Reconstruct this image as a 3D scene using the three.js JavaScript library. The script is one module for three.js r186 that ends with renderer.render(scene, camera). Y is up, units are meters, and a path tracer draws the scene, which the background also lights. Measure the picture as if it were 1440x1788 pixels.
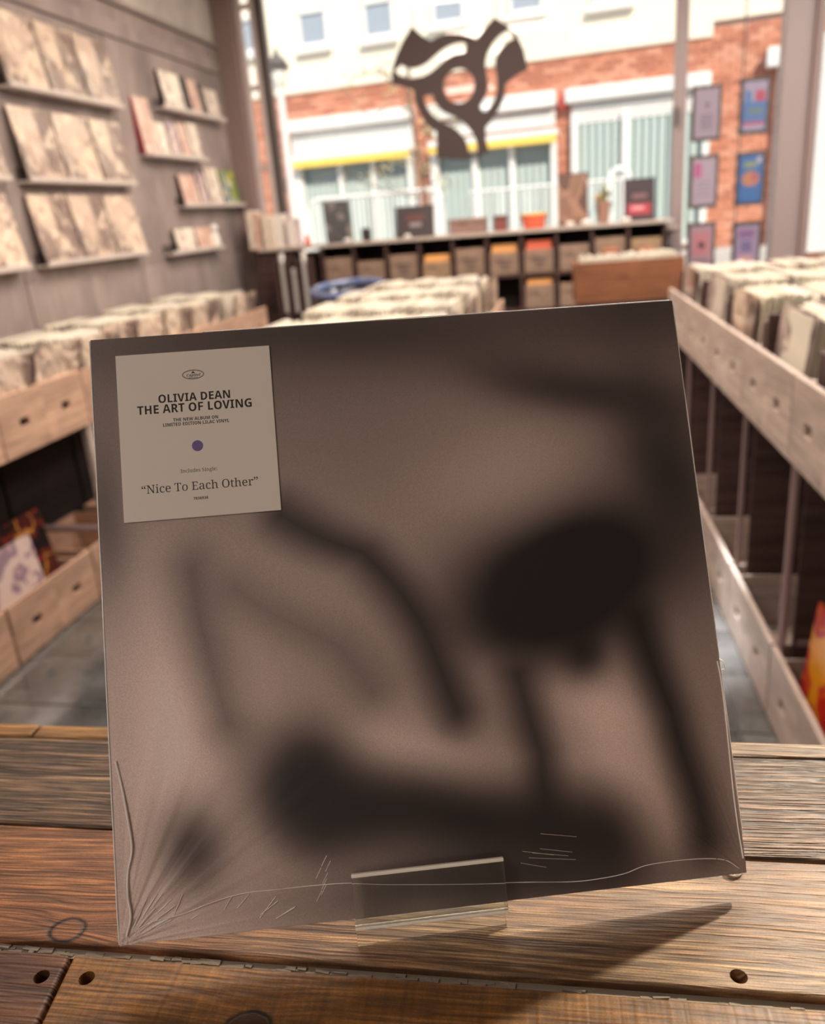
import * as THREE from 'three';
import { RoundedBoxGeometry } from 'three/addons/geometries/RoundedBoxGeometry.js';
import { mergeGeometries } from 'three/addons/utils/BufferGeometryUtils.js';
import { RectAreaLightUniformsLib } from 'three/addons/lights/RectAreaLightUniformsLib.js';
import { Brush, Evaluator, SUBTRACTION } from 'three-bvh-csg';

// ------------------------------------------------------------------ camera, sky, sun, exposure
const scene = new THREE.Scene();
const D2R = Math.PI / 180;
const camera = new THREE.PerspectiveCamera(2 * Math.atan(894 / 1440) / D2R, 1440 / 1788, 0.05, 200);
camera.position.set(0, 1.45, 0);
camera.rotation.set(-19.854 * D2R, 11.894 * D2R, -4.57 * D2R, 'YXZ');
camera.focus = 0.425;
camera.userData.fStop = 7.0;

const renderer = new THREE.WebGLRenderer({ antialias: true });
renderer.toneMapping = THREE.LinearToneMapping;
renderer.toneMappingExposure = 1.0;
renderer.shadowMap.enabled = true;
RectAreaLightUniformsLib.init();

const SUN = 5.3, SKY = 1.1, PANEL = 27, BACK = 9.5;
{ // clear pale sky: air only, a little brighter towards the horizon
  const w = 128, h = 64, d = new Float32Array(w * h * 4);
  for (let j = 0; j < h; j++) {
    const el = Math.max(0, (j / (h - 1) - 0.5) * 2), t = Math.pow(el, 0.45);
    for (let i = 0; i < w; i++) {
      const o = (j * w + i) * 4;
      d[o] = (0.95 * (1 - t) + 0.42 * t) * SKY; d[o + 1] = (1.0 * (1 - t) + 0.62 * t) * SKY; d[o + 2] = (1.02 * (1 - t) + 0.98 * t) * SKY; d[o + 3] = 1;
    }
  }
  const sky = new THREE.DataTexture(d, w, h, THREE.RGBAFormat, THREE.FloatType);
  sky.mapping = THREE.EquirectangularReflectionMapping;
  sky.magFilter = sky.minFilter = THREE.LinearFilter; sky.needsUpdate = true;
  scene.background = sky;
}
const sun = new THREE.DirectionalLight(new THREE.Color(1, 0.92, 0.78), SUN);
sun.position.set(9, 16, 6); sun.target.position.set(0, 0, -12);
sun.castShadow = true; sun.shadow.radius = 1; sun.shadow.mapSize.set(2048, 2048);
Object.assign(sun.shadow.camera, { left: -16, right: 16, top: 14, bottom: -14, near: 1, far: 50 });
scene.add(sun, sun.target);

// ------------------------------------------------------------------ helpers
let seed = 12345;
const rnd = () => { seed = (seed * 1664525 + 1013904223) >>> 0; return seed / 4294967296; };
const rr = (a, b) => a + (b - a) * rnd();
const pick = a => a[Math.floor(rnd() * a.length)];
const used = {};
function numbered(n) { const k = used[n] = (used[n] ?? -1) + 1; return k ? n + '_' + String(k).padStart(3, '0') : n; }
function tag(o, label, category, group) { o.userData.label = label; o.userData.category = category; if (group) o.userData.group = group; return o; }
function mesh(name, g, m, parent, pos, rot) {
  const o = new THREE.Mesh(g, m); o.name = parent === scene ? numbered(name) : name;
  if (parent !== scene) { const k = parent.children.filter(c => c.name.replace(/_\d{3}$/, '') === name).length; if (k) o.name += '_' + String(k).padStart(3, '0'); }
  if (pos) o.position.set(...pos); if (rot) o.rotation.set(...rot);
  o.castShadow = o.receiveShadow = true; parent.add(o); return o;
}
function thing(name, label, category, pos = [0, 0, 0], turn = 0, group) {
  const o = new THREE.Group(); o.name = numbered(name); o.position.set(...pos); o.rotation.y = turn; scene.add(o);
  return tag(o, label, category, group);
}
function struct(name, g, m, pos, rot) { const o = mesh(name, g, m, scene, pos, rot); o.userData.kind = 'structure'; return o; }
function sgroup(name, pos = [0, 0, 0], turn = 0) { const o = new THREE.Group(); o.name = numbered(name); o.position.set(...pos); o.rotation.y = turn; o.userData.kind = 'structure'; scene.add(o); return o; }
const boxCache = {};
function metric(g) { // uv in metres, by dominant normal
  const p = g.attributes.position, n = g.attributes.normal, uv = new Float32Array(p.count * 2);
  for (let i = 0; i < p.count; i++) {
    const ax = Math.abs(n.getX(i)), ay = Math.abs(n.getY(i)), az = Math.abs(n.getZ(i));
    const x = p.getX(i), y = p.getY(i), z = p.getZ(i);
    if (ay >= ax && ay >= az) { uv[2 * i] = x; uv[2 * i + 1] = z; } else if (ax >= az) { uv[2 * i] = z; uv[2 * i + 1] = y; } else { uv[2 * i] = x; uv[2 * i + 1] = y; }
  }
  g.setAttribute('uv', new THREE.BufferAttribute(uv, 2)); return g;
}
function bx(w, h, d, r = 0) {
  const k = [w, h, d, r].join();
  return boxCache[k] ??= metric(r ? new RoundedBoxGeometry(w, h, d, 1, r) : new THREE.BoxGeometry(w, h, d));
}
const moved = (g, x, y, z, rx = 0, ry = 0, rz = 0) => g.clone().applyMatrix4(new THREE.Matrix4().compose(new THREE.Vector3(x, y, z), new THREE.Quaternion().setFromEuler(new THREE.Euler(rx, ry, rz)), new THREE.Vector3(1, 1, 1)));
const merge = a => mergeGeometries(a.map(g => g.index ? g.toNonIndexed() : g));
const cyl = (r1, r2, h, n = 20) => new THREE.CylinderGeometry(r1, r2, h, n);
function tube(pts, r, n = 40, k = 8) { return new THREE.TubeGeometry(new THREE.CatmullRomCurve3(pts.map(p => new THREE.Vector3(...p))), n, r, k, false); }
const lathe = (pts, n = 32) => new THREE.LatheGeometry(pts.map(p => new THREE.Vector2(...p)), n);

// noise
const hsh = (i, j, s = 0) => { let h = (i * 374761393 + j * 668265263 + s * 2147483647) | 0; h = Math.imul(h ^ (h >>> 13), 1274126177); return ((h ^ (h >>> 16)) >>> 0) / 4294967296; };
function vn(x, y, s = 0) { const i = Math.floor(x), j = Math.floor(y), f = x - i, g = y - j, a = f * f * (3 - 2 * f), b = g * g * (3 - 2 * g); return (hsh(i, j, s) * (1 - a) + hsh(i + 1, j, s) * a) * (1 - b) + (hsh(i, j + 1, s) * (1 - a) + hsh(i + 1, j + 1, s) * a) * b; }
const fbm = (x, y, o = 4, s = 0) => { let t = 0, a = 0.5, n = 0; for (let k = 0; k < o; k++) { t += a * vn(x, y, s + k); n += a; a *= 0.5; x *= 2.03; y *= 2.03; } return t / n; };
const sst = (a, b, x) => { const t = Math.min(1, Math.max(0, (x - a) / (b - a))); return t * t * (3 - 2 * t); };
function tex(w, h, fn, srgb = false) {
  const d = new Uint8Array(w * h * 4);
  for (let j = 0; j < h; j++) for (let i = 0; i < w; i++) {
    const c = fn((i + 0.5) / w, (j + 0.5) / h), o = (j * w + i) * 4;
    if (typeof c === 'number') d[o] = d[o + 1] = d[o + 2] = Math.max(0, Math.min(255, c * 255)); else for (let k = 0; k < 3; k++) d[o + k] = Math.max(0, Math.min(255, c[k] * 255));
    d[o + 3] = 255;
  }
  const t = new THREE.DataTexture(d, w, h); t.magFilter = THREE.LinearFilter; t.minFilter = THREE.LinearFilter; t.wrapS = t.wrapT = THREE.RepeatWrapping;
  if (srgb) t.colorSpace = THREE.SRGBColorSpace; t.needsUpdate = true; return t;
}
function canvasTex(w, h, draw) {
  const c = document.createElement('canvas'); c.width = w; c.height = h; draw(c.getContext('2d'), w, h);
  const t = new THREE.CanvasTexture(c); t.colorSpace = THREE.SRGBColorSpace; return t;
}
const mix3 = (a, b, t) => a.map((v, k) => v * (1 - t) + b[k] * t);
const M = (color, o = {}) => new THREE.MeshStandardMaterial({ color: new THREE.Color(...(Array.isArray(color) ? color : [color, color, color])), roughness: 0.7, ...o });
const P = (color, o = {}) => new THREE.MeshPhysicalMaterial({ color: new THREE.Color(...(Array.isArray(color) ? color : [color, color, color])), roughness: 0.5, ...o });

// ------------------------------------------------------------------ shared textures and materials
const plasterT = tex(512, 512, (u, v) => { const c = 0.8 + 0.32 * (fbm(u * 9, v * 5, 5, 3) - 0.5) + 0.1 * (fbm(u * 60, v * 20, 3, 9) - 0.5); return [c, c, c]; }, true);
plasterT.repeat.set(0.5, 0.5);
const plyT = tex(512, 256, (u, v) => { const g = fbm(u * 4, v * 46 + 3 * fbm(u * 3, v * 4, 3, 21), 4, 31), b = fbm(u * 5, v * 5, 3, 7), c = 0.78 + 0.26 * (g - 0.5) + 0.22 * (b - 0.5); return [c, c, c]; }, true);
plyT.repeat.set(1.3, 2.2);
const darkWoodT = tex(256, 256, (u, v) => { const g = fbm(u * 3, v * 40, 4, 61), c = 0.72 + 0.5 * (g - 0.5); return [c, c, c]; }, true);
const wrinkleH = [0, 1, 2].map(s => tex(256, 256, (u, v) => {
  const a = 1 - Math.abs(2 * fbm(u * 3 + 2 * fbm(u * 2, v * 2, 2, s * 11), v * 1.6 + 5 * s, 3, 40 + s) - 1), b = 1 - Math.abs(2 * fbm(u * 7 + 3 * v, v * 4, 2, 50 + s) - 1);
  return 0.62 * a * a + 0.3 * b * b;
}));
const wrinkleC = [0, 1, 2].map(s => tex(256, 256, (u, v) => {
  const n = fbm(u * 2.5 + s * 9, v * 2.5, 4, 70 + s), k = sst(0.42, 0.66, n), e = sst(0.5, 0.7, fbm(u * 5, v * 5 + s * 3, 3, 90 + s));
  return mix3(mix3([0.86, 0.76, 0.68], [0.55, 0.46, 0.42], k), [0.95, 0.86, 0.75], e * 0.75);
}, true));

const mat = {
  wall: M([0.47, 0.375, 0.345], { map: plasterT, roughness: 0.75 }),
  cream: M([0.8, 0.72, 0.64], { map: plasterT, roughness: 0.85 }),
  mauve: M([0.25, 0.175, 0.16], { roughness: 0.7 }),
  frame: M([0.3, 0.235, 0.23], { roughness: 0.45 }),
  frameDark: M([0.08, 0.065, 0.06], { roughness: 0.5 }),
  ladder: M([0.55, 0.46, 0.44], { roughness: 0.5 }),
  ceiling: M([0.6, 0.55, 0.5]),
  plyWarmLit: M([0.84, 0.52, 0.36], { map: plyT, roughness: 0.6 }),  // same plywood as the right row, warm light put into its tint
  plyWarmLit2: M([0.88, 0.7, 0.6], { map: plyT, roughness: 0.6 }),  // same plywood as the left row, cooler light put into its tint
  brownPly: M([0.42, 0.16, 0.07], { map: plyT, roughness: 0.55 }),
  dark: M([0.055, 0.032, 0.028], { map: darkWoodT, roughness: 0.7 }),
  partition: M([0.2, 0.105, 0.09], { map: darkWoodT, roughness: 0.6 }),
  shelfWood: M([0.13, 0.06, 0.05], { map: darkWoodT, roughness: 0.6 }),
  shelfTop: M([0.5, 0.42, 0.36], { roughness: 0.35 }),
  steel: M([0.42, 0.3, 0.29], { roughness: 0.5, metalness: 0.3 }),
  black: M([0.02, 0.018, 0.02], { roughness: 0.5 }),
  white: M([0.82, 0.79, 0.74], { roughness: 0.5 }),
  ledge: M([0.6, 0.52, 0.47], { roughness: 0.4 }),
  card: M([0.8, 0.74, 0.68], { roughness: 0.6 }),
  outWhite: M([0.8, 0.77, 0.72], { roughness: 0.6 }),
  outCream: M([0.86, 0.77, 0.61], { roughness: 0.9 }),
  mortar: M([0.5, 0.36, 0.29], { roughness: 0.95 }),
  yellow: M([0.85, 0.58, 0.1], { roughness: 0.8 }),
  upperPane: P([0.34, 0.38, 0.43], { roughness: 0.25 }),
  shopPane: P([0.2, 0.26, 0.25], { roughness: 0.25 }),
  blind: M([0.5, 0.58, 0.54], { roughness: 0.8 }),
  glass: P(1, { transmission: 1, thickness: 0, roughness: 0, ior: 1.45 }),
};

// ------------------------------------------------------------------ room shell
// floor: a slab with large grey stone tiles
const floor = sgroup('floor');
mesh('slab', bx(6.4, 0.12, 11.2), M([0.22, 0.2, 0.19]), floor, [0.5, -0.075, -1.3]);
{
  const stone = s => tex(256, 256, (u, v) => { const c = 0.62 + 0.3 * (fbm(u * 4, v * 6, 4, s) - 0.5) + 0.12 * (fbm(u * 30, v * 30, 2, s + 5) - 0.5); return [c, c * 0.985, c * 0.97]; }, true);
  const ms = [101, 117, 131].map(s => P([0.27, 0.275, 0.28], { map: stone(s), roughness: 0.16, clearcoat: 1, clearcoatRoughness: 0.12 }));
  const g = bx(0.596, 0.03, 0.596, 0.004);
  for (let i = 0; i < 6; i++) for (let j = 0; j < 10; j++) mesh('tile', g, ms[Math.floor(hsh(i, j, 4) * 3)], floor, [-2.25 + i * 0.6, -0.015, -0.6 - j * 0.6]);
}
// left wall: slab with tall display panels, rails, a pale band above
const wallL = sgroup('wall_left');
mesh('slab', bx(0.2, 3.3, 11), mat.frameDark, wallL, [-2.74, 1.65, -1.2]);
for (const [z0, z1] of [[-6.7, -4.905], [-4.895, -3.735], [-3.725, -2.56], [-2.55, -1.39], [-1.38, 0.4], [0.41, 4.2]])
  mesh('panel', bx(0.04, 2.53, z1 - z0, 0.004), mat.wall, wallL, [-2.62, 1.265, (z0 + z1) / 2]);
mesh('panel', bx(0.04, 0.17, 10.9, 0.004), mat.wall, wallL, [-2.62, 2.625, -1.25]);
mesh('rail', bx(0.07, 0.025, 10.9, 0.004), mat.wall, wallL, [-2.605, 2.722, -1.25]);
mesh('panel', bx(0.03, 0.56, 10.9, 0.004), mat.cream, wallL, [-2.625, 3.015, -1.25]);
struct('wall_right', bx(0.2, 3.3, 11), mat.cream, [3.7, 1.65, -1.2]);
struct('wall_back', bx(6.6, 3.3, 0.2), mat.cream, [0.5, 1.65, 4.35]);
struct('ceiling', bx(6.6, 0.15, 11.4), mat.ceiling, [0.5, 3.375, -1.3]);
// front wall: solid end piece, dado under the glass, header, frames
const ZF = -6.7;
struct('wall_front', bx(0.2, 3.3, 0.2, 0.02), mat.mauve, [-2.54, 1.65, ZF]);
struct('wall_front', bx(3.14, 1.2, 0.1), mat.shelfWood, [-0.87, 0.6, ZF - 0.08]);
struct('wall_front', bx(6.2, 0.2, 0.25), mat.mauve, [0.7, 3.2, ZF]);
const win1 = sgroup('window_1');
mesh('frame', bx(0.035, 1.9, 0.06, 0.004), mat.ladder, win1, [-2.42, 2.2, ZF + 0.03]);
mesh('frame', bx(0.035, 1.9, 0.06, 0.004), mat.ladder, win1, [-2.31, 2.2, ZF + 0.03]);
mesh('frame', bx(0.055, 1.9, 0.08, 0.004), mat.frameDark, win1, [-2.265, 2.2, ZF]);
for (const y of [1.3, 1.87, 2.43, 2.97]) mesh('rung', bx(0.09, 0.035, 0.04, 0.004), mat.ladder, win1, [-2.365, y, ZF + 0.03]);
mesh('pane', bx(0.08, 1.85, 0.006), mat.glass, win1, [-2.365, 2.2, ZF - 0.02]);
const win2 = sgroup('window_2');
mesh('pane', bx(2.92, 1.87, 0.008), mat.glass, win2, [-0.77, 2.16, ZF]);
mesh('sill', bx(2.9, 0.03, 0.1, 0.004), mat.shelfTop, win2, [-0.7, 1.21, ZF + 0.02]);
mesh('mullion', bx(0.085, 3.1, 0.09, 0.008), mat.frame, win2, [0.745, 1.55, ZF]);
mesh('window_latch', bx(0.02, 0.12, 0.05, 0.005), mat.frameDark, win2, [0.72, 1.95, ZF + 0.06]);
const door1 = sgroup('door_1');
mesh('pane', bx(0.62, 3.05, 0.008), mat.glass, door1, [1.1, 1.55, ZF]);
mesh('bottom_rail', bx(0.62, 0.12, 0.06, 0.005), mat.frame, door1, [1.1, 0.07, ZF]);
mesh('frame', bx(0.25, 3.1, 0.14, 0.01), mat.frame, door1, [1.525, 1.55, ZF]);
mesh('door_stop', bx(0.03, 3.1, 0.05, 0.005), mat.mauve, door1, [1.6, 1.55, ZF + 0.09]);
const win3 = sgroup('window_3');
mesh('pane', bx(2.0, 3.05, 0.008), mat.glass, win3, [2.65, 1.55, ZF]);
mesh('frame', bx(0.1, 3.1, 0.1, 0.01), mat.frame, win3, [3.6, 1.55, ZF]);

// ceiling lamp panels added above the frame to bring light into the room
function addedPanelLight(label, x, z, w, d, power, color = [1, 0.86, 0.74]) {
  const t = thing('added_ceiling_lamp', label, 'lamp', [x, 3.22, z]);
  mesh('housing', bx(w + 0.06, 0.06, d + 0.06, 0.008), mat.white, t, [0, 0.03, 0]);
  mesh('diffuser', bx(w, 0.012, d, 0.004), M([0.9, 0.85, 0.8], { emissive: new THREE.Color(...color), emissiveIntensity: Math.min(power, 3) }), t, [0, -0.004, 0]);
  const l = new THREE.RectAreaLight(new THREE.Color(...color), power, w, d);
  l.position.set(0, -0.02, 0); l.rotation.x = -Math.PI / 2; t.add(l);
}
addedPanelLight('added long ceiling lamp panel by the shop front, left of the middle', -0.6, -5.2, 1.6, 0.5, PANEL, [1, 0.84, 0.71]);
addedPanelLight('added square ceiling lamp panel over the right-hand aisle', 0.45, -2.5, 0.8, 0.8, PANEL * 1.1, [1, 0.9, 0.8]);
addedPanelLight('added ceiling lamp panel over the left aisle, near the counter', -1.25, -2.3, 1.0, 0.5, PANEL * 0.6, [1, 0.86, 0.76]);
addedPanelLight('added ceiling lamp panel over the far end of the right bins', 2.2, -4.6, 1.5, 0.9, PANEL, [1, 0.92, 0.85]);
addedPanelLight('added narrow ceiling lamp panel over the middle island', -0.7, -3.4, 1.2, 0.4, PANEL * 0.9, [1, 0.84, 0.71]);
addedPanelLight('added ceiling lamp panel left of the counter', -1.6, 0.9, 0.8, 0.8, BACK, [1, 0.86, 0.76]);
addedPanelLight('added ceiling lamp panel by the rear wall', -1.4, 3.5, 1.6, 0.4, BACK * 1.6, [1, 0.88, 0.8]);

function spotlight(label, x, z, to, color, power, cone, blend) {  // spotlights added out of view to brighten the aisle floor and the counter
  const t = thing('added_spotlight', label, 'lamp', [x, 3.28, z]), at = new THREE.Vector3(...to), from = new THREE.Vector3(x, 3.06, z), d = at.clone().sub(from).normalize();
  mesh('mount', cyl(0.05, 0.05, 0.03, 20), mat.white, t, [0, 0.005, 0]); mesh('stem', cyl(0.012, 0.012, 0.12, 10), mat.white, t, [0, -0.06, 0]);
  const can = mesh('can', lathe([[0, 0.09], [0.045, 0.085], [0.05, 0.07], [0.05, -0.06], [0.046, -0.06], [0.046, 0.06], [0, 0.06]], 28), mat.white, t, [0, -0.17, 0]); can.quaternion.setFromUnitVectors(new THREE.Vector3(0, -1, 0), d);
  mesh('lens', cyl(0.044, 0.044, 0.006, 24), M([0.9, 0.9, 0.9], { emissive: new THREE.Color(...color), emissiveIntensity: 3 }), can, [0, -0.045, 0]);
  const l = new THREE.SpotLight(new THREE.Color(...color), power, 0, cone, blend, 2); l.position.set(0, -0.17, 0).addScaledVector(d, 0.07); l.target.position.copy(at).sub(t.position); l.castShadow = true; l.shadow.radius = 2.5; t.add(l, l.target);
}
spotlight('added white ceiling spotlight aimed down the aisle beside the right-hand bins', 0.1, -4.3, [0.33, 0, -2.65], [0.93, 0.97, 1], 210, 0.1, 1);
spotlight('added warm ceiling spotlight aimed at the right end of the counter', 1.45, -2.4, [0.4, 1.1, -0.38], [1, 0.9, 0.74], 85, 0.17, 1);

// ------------------------------------------------------------------ the counter
const CT = 1.10, CROT = 0.032;
const counter = thing('counter', 'reclaimed wooden plank counter top with weathered grain, knots and nail holes', 'counter', [0, 0, -0.494], CROT);
function plankTex(o) { // colour and height of one old board: u along 0.8 m, v across
  const knots = o.knots || [];
  const field = (u, v) => {
    const X = u * 0.8, Y = v * o.w; let y = Y, k = 0, rim = 0;
    for (const [kx, ky, r, soft] of knots) {
      const dx = (X - kx) / 1.25, dy = Y - ky, wob = 1 + 0.25 * (fbm(Math.atan2(dy, dx) * 1.2 + 5, r * 900, 2, 8) - 0.5), d = Math.hypot(dx, dy) / wob;
      y += Math.sign(dy || 1) * r * 0.5 * Math.exp(-d * d / (r * r * 7));
      if (!soft) { k = Math.max(k, sst(r, r * 0.8, d)); }
      rim = Math.max(rim, Math.exp(-Math.pow((d - r) / (r * 0.13), 2)));
    }
    y += 0.006 * (fbm(X * 7, Y * 12, 3, o.s) - 0.5) * (o.warp || 1);
    const rings = fbm(X * 2.2, y * o.freq, 4, o.s + 3), fine = fbm(X * 42, y * 1250, 3, o.s + 6), rid = 1 - Math.abs(2 * fbm(X * 18, y * o.freq * 1.3, 3, o.s + 12) - 1);
    return { X, Y, rings, fine, rid: Math.pow(rid, 3), k, rim };
  };
  const map = tex(1536, 256, (u, v) => {
    const f = field(u, v), st = fbm(f.X * 9, f.Y * 22, 4, o.s + 20);
    let c = mix3(o.a, o.b, sst(0.25, 0.75, 0.6 * f.rings + 0.4 * f.fine));
    c = mix3(c, o.c, 0.75 * sst(0.45, 0.75, st));
    c = c.map(x => x * (1 - 0.55 * (o.rough || 0.6) * f.rid) * (0.78 + 0.44 * f.fine) * (0.9 + 0.2 * hsh(Math.floor(u * 1536), Math.floor(v * 256), o.s)));
    if (o.saw) { const s = fbm(f.X * 520, f.Y * 5, 2, o.s + 30); c = c.map(x => x * (0.86 + 0.28 * s)); }
    if (o.tint) { const t = sst(0.3, 0.6, u + 0.15 * (st - 0.5)); c = c.map((x, q) => x * ([1.04, 0.93, 0.84][q] * (1 - t) + [0.97, 1.01, 0.98][q] * t)); }
    c = mix3(c, [0.2, 0.12, 0.08], 0.75 * f.k); c = mix3(c, [0.06, 0.045, 0.04], 0.8 * f.rim * (0.5 + fbm(f.X * 200, f.Y * 200, 2, 77)));
    if (f.k > 0) c = mix3(c, [0.62, 0.5, 0.4], 0.6 * Math.exp(-Math.pow((f.k - 0.5) / 0.22, 2)));
    return c;
  }, true);
  const h = tex(1536, 256, (u, v) => { const f = field(u, v); let q = 0.5 + 0.3 * (f.rings - 0.5) + 0.5 * (o.rough || 0.6) * (0.5 - f.rid) + 0.3 * (f.fine - 0.5); if (o.saw) q += 0.22 * (fbm(f.X * 520, f.Y * 5, 2, o.s + 30) - 0.5); return q - 0.25 * f.rim - 0.1 * f.k; });
  return M(0.68, { map, bumpMap: h, bumpScale: 0.002 * (o.rough || 0.6), roughness: o.gloss || 0.55 });
}
function plank(x0, x1, z0, z1, m, y = 0, holes = [], slant = 0) { // local counter coords, top at CT + y
  const w = x1 - x0, d = z1 - z0, th = 0.04;
  let g = new RoundedBoxGeometry(w, th, d, 2, 0.0022); g.translate((x0 + x1) / 2, CT + y - th / 2, (z0 + z1) / 2);
  if (slant) { const p = g.attributes.position; for (let i = 0; i < p.count; i++) { const t = (p.getZ(i) - z0) / d, e = slant[p.getX(i) > (x0 + x1) / 2 ? 1 : 0]; if (e) p.setX(i, p.getX(i) + e * t); } }
  if (holes.length) {
    const ev = new Evaluator(); ev.useGroups = false;
    let a = new Brush(g); a.updateMatrixWorld();
    for (const [hx, hz, r] of holes) {
      const b = new Brush(cyl(r * 1.1, r * 0.8, 0.022, 20)); b.position.set(hx, CT + y - 0.001, hz); b.updateMatrixWorld();
      const res = ev.evaluate(a, b, SUBTRACTION); a = res; a.updateMatrixWorld();
    }
    g = a.geometry;
  }
  const p = g.attributes.position, uv = new Float32Array(p.count * 2);
  for (let i = 0; i < p.count; i++) { uv[2 * i] = (p.getX(i) + 0.55) / 0.8; uv[2 * i + 1] = (z1 - p.getZ(i) + (p.getY(i) - CT) * 0.3) / d; }
  g.setAttribute('uv', new THREE.BufferAttribute(uv, 2));
  return mesh('plank', g, m, counter);
}
const pm1 = plankTex({ s: 200, w: 0.02, freq: 260, a: [0.62, 0.42, 0.22], b: [0.86, 0.64, 0.36], c: [0.7, 0.5, 0.28], rough: 0.5 });
const pm1b = plankTex({ s: 211, w: 0.02, freq: 260, a: [0.5, 0.38, 0.26], b: [0.84, 0.7, 0.54], c: [0.66, 0.52, 0.37], rough: 0.7 });
const pm2 = plankTex({ s: 230, w: 0.094, freq: 420, a: [0.42, 0.31, 0.22], b: [0.8, 0.65, 0.5], c: [0.58, 0.44, 0.32], rough: 1.1, warp: 1.1, knots: [[0.24, 0.078, 0.0045]] });
const pm3 = plankTex({ s: 261, w: 0.088, freq: 420, tint: 1, a: [0.46, 0.3, 0.18], b: [0.82, 0.63, 0.45], c: [0.62, 0.43, 0.28], rough: 0.55, warp: 1.5, knots: [[0.272, 0.008, 0.0075, 1]] });
const pm4 = plankTex({ s: 290, w: 0.13, freq: 240, a: [0.56, 0.36, 0.15], b: [0.72, 0.5, 0.24], c: [0.6, 0.41, 0.19], rough: 0.5, saw: 1, knots: [[0.391, 0.097, 0.0085]] });
const pm5 = plankTex({ s: 320, w: 0.13, freq: 240, a: [0.4, 0.24, 0.15], b: [0.58, 0.38, 0.25], c: [0.44, 0.28, 0.18], rough: 0.6 });
plank(-1.15, -0.409, 0, 0.0155, pm1); plank(-0.407, -0.13, 0, 0.0155, pm1, -0.0006); plank(-0.128, 0.95, 0, 0.0155, pm1b, -0.0004);
plank(-1.15, 0.95, 0.0175, 0.1075, pm2);
plank(-1.15, 0.95, 0.1095, 0.194, pm3, 0, [[0.068, 0.186, 0.0042]]);
plank(-0.266, 0.95, 0.2, 0.33, pm4, -0.0005, [[-0.2515, 0.2135, 0.0042]], [0.016, 0]);
plank(-1.15, -0.2685, 0.2, 0.33, pm5, -0.0008, [[-0.276, 0.2145, 0.0042]], [0, 0.016]);
{ // ragged packing in the joint between two planks
  seed = 61; const gs = [bx(2.1, 0.028, 0.0056).clone().translate(-0.1, CT - 0.0185, 0.197)];
  for (let k = 0; k < 220; k++) gs.push(moved(bx(1, 1, 1).clone().scale(rr(0.002, 0.01), 0.004, rr(0.0008, 0.003)), rr(-0.5, 0.45), CT - rr(0.0052, 0.0072), 0.197 + rr(-0.0014, 0.0014), rr(-0.15, 0.15), rr(-0.12, 0.12), rr(-0.06, 0.06)));
  mesh('filler_strip', merge(gs), M([0.5, 0.42, 0.33], { map: darkWoodT, roughness: 0.9 }), counter);
}
for (const [x, z] of [[0.068, 0.186], [-0.2515, 0.2135], [-0.276, 0.2145]]) mesh('screw', cyl(0.0026, 0.0026, 0.003, 12), M([0.25, 0.22, 0.2], { metalness: 0.8, roughness: 0.45 }), counter, [x, CT - 0.0105, z]);
mesh('front_panel', bx(2.1, 1.058, 0.03), mat.dark, counter, [-0.1, 0.529, 0.03]);
mesh('side_panel', bx(0.03, 1.058, 0.28), mat.dark, counter, [-1.13, 0.529, 0.19]);
mesh('side_panel', bx(0.03, 1.058, 0.28), mat.dark, counter, [0.93, 0.529, 0.19]);

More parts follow.
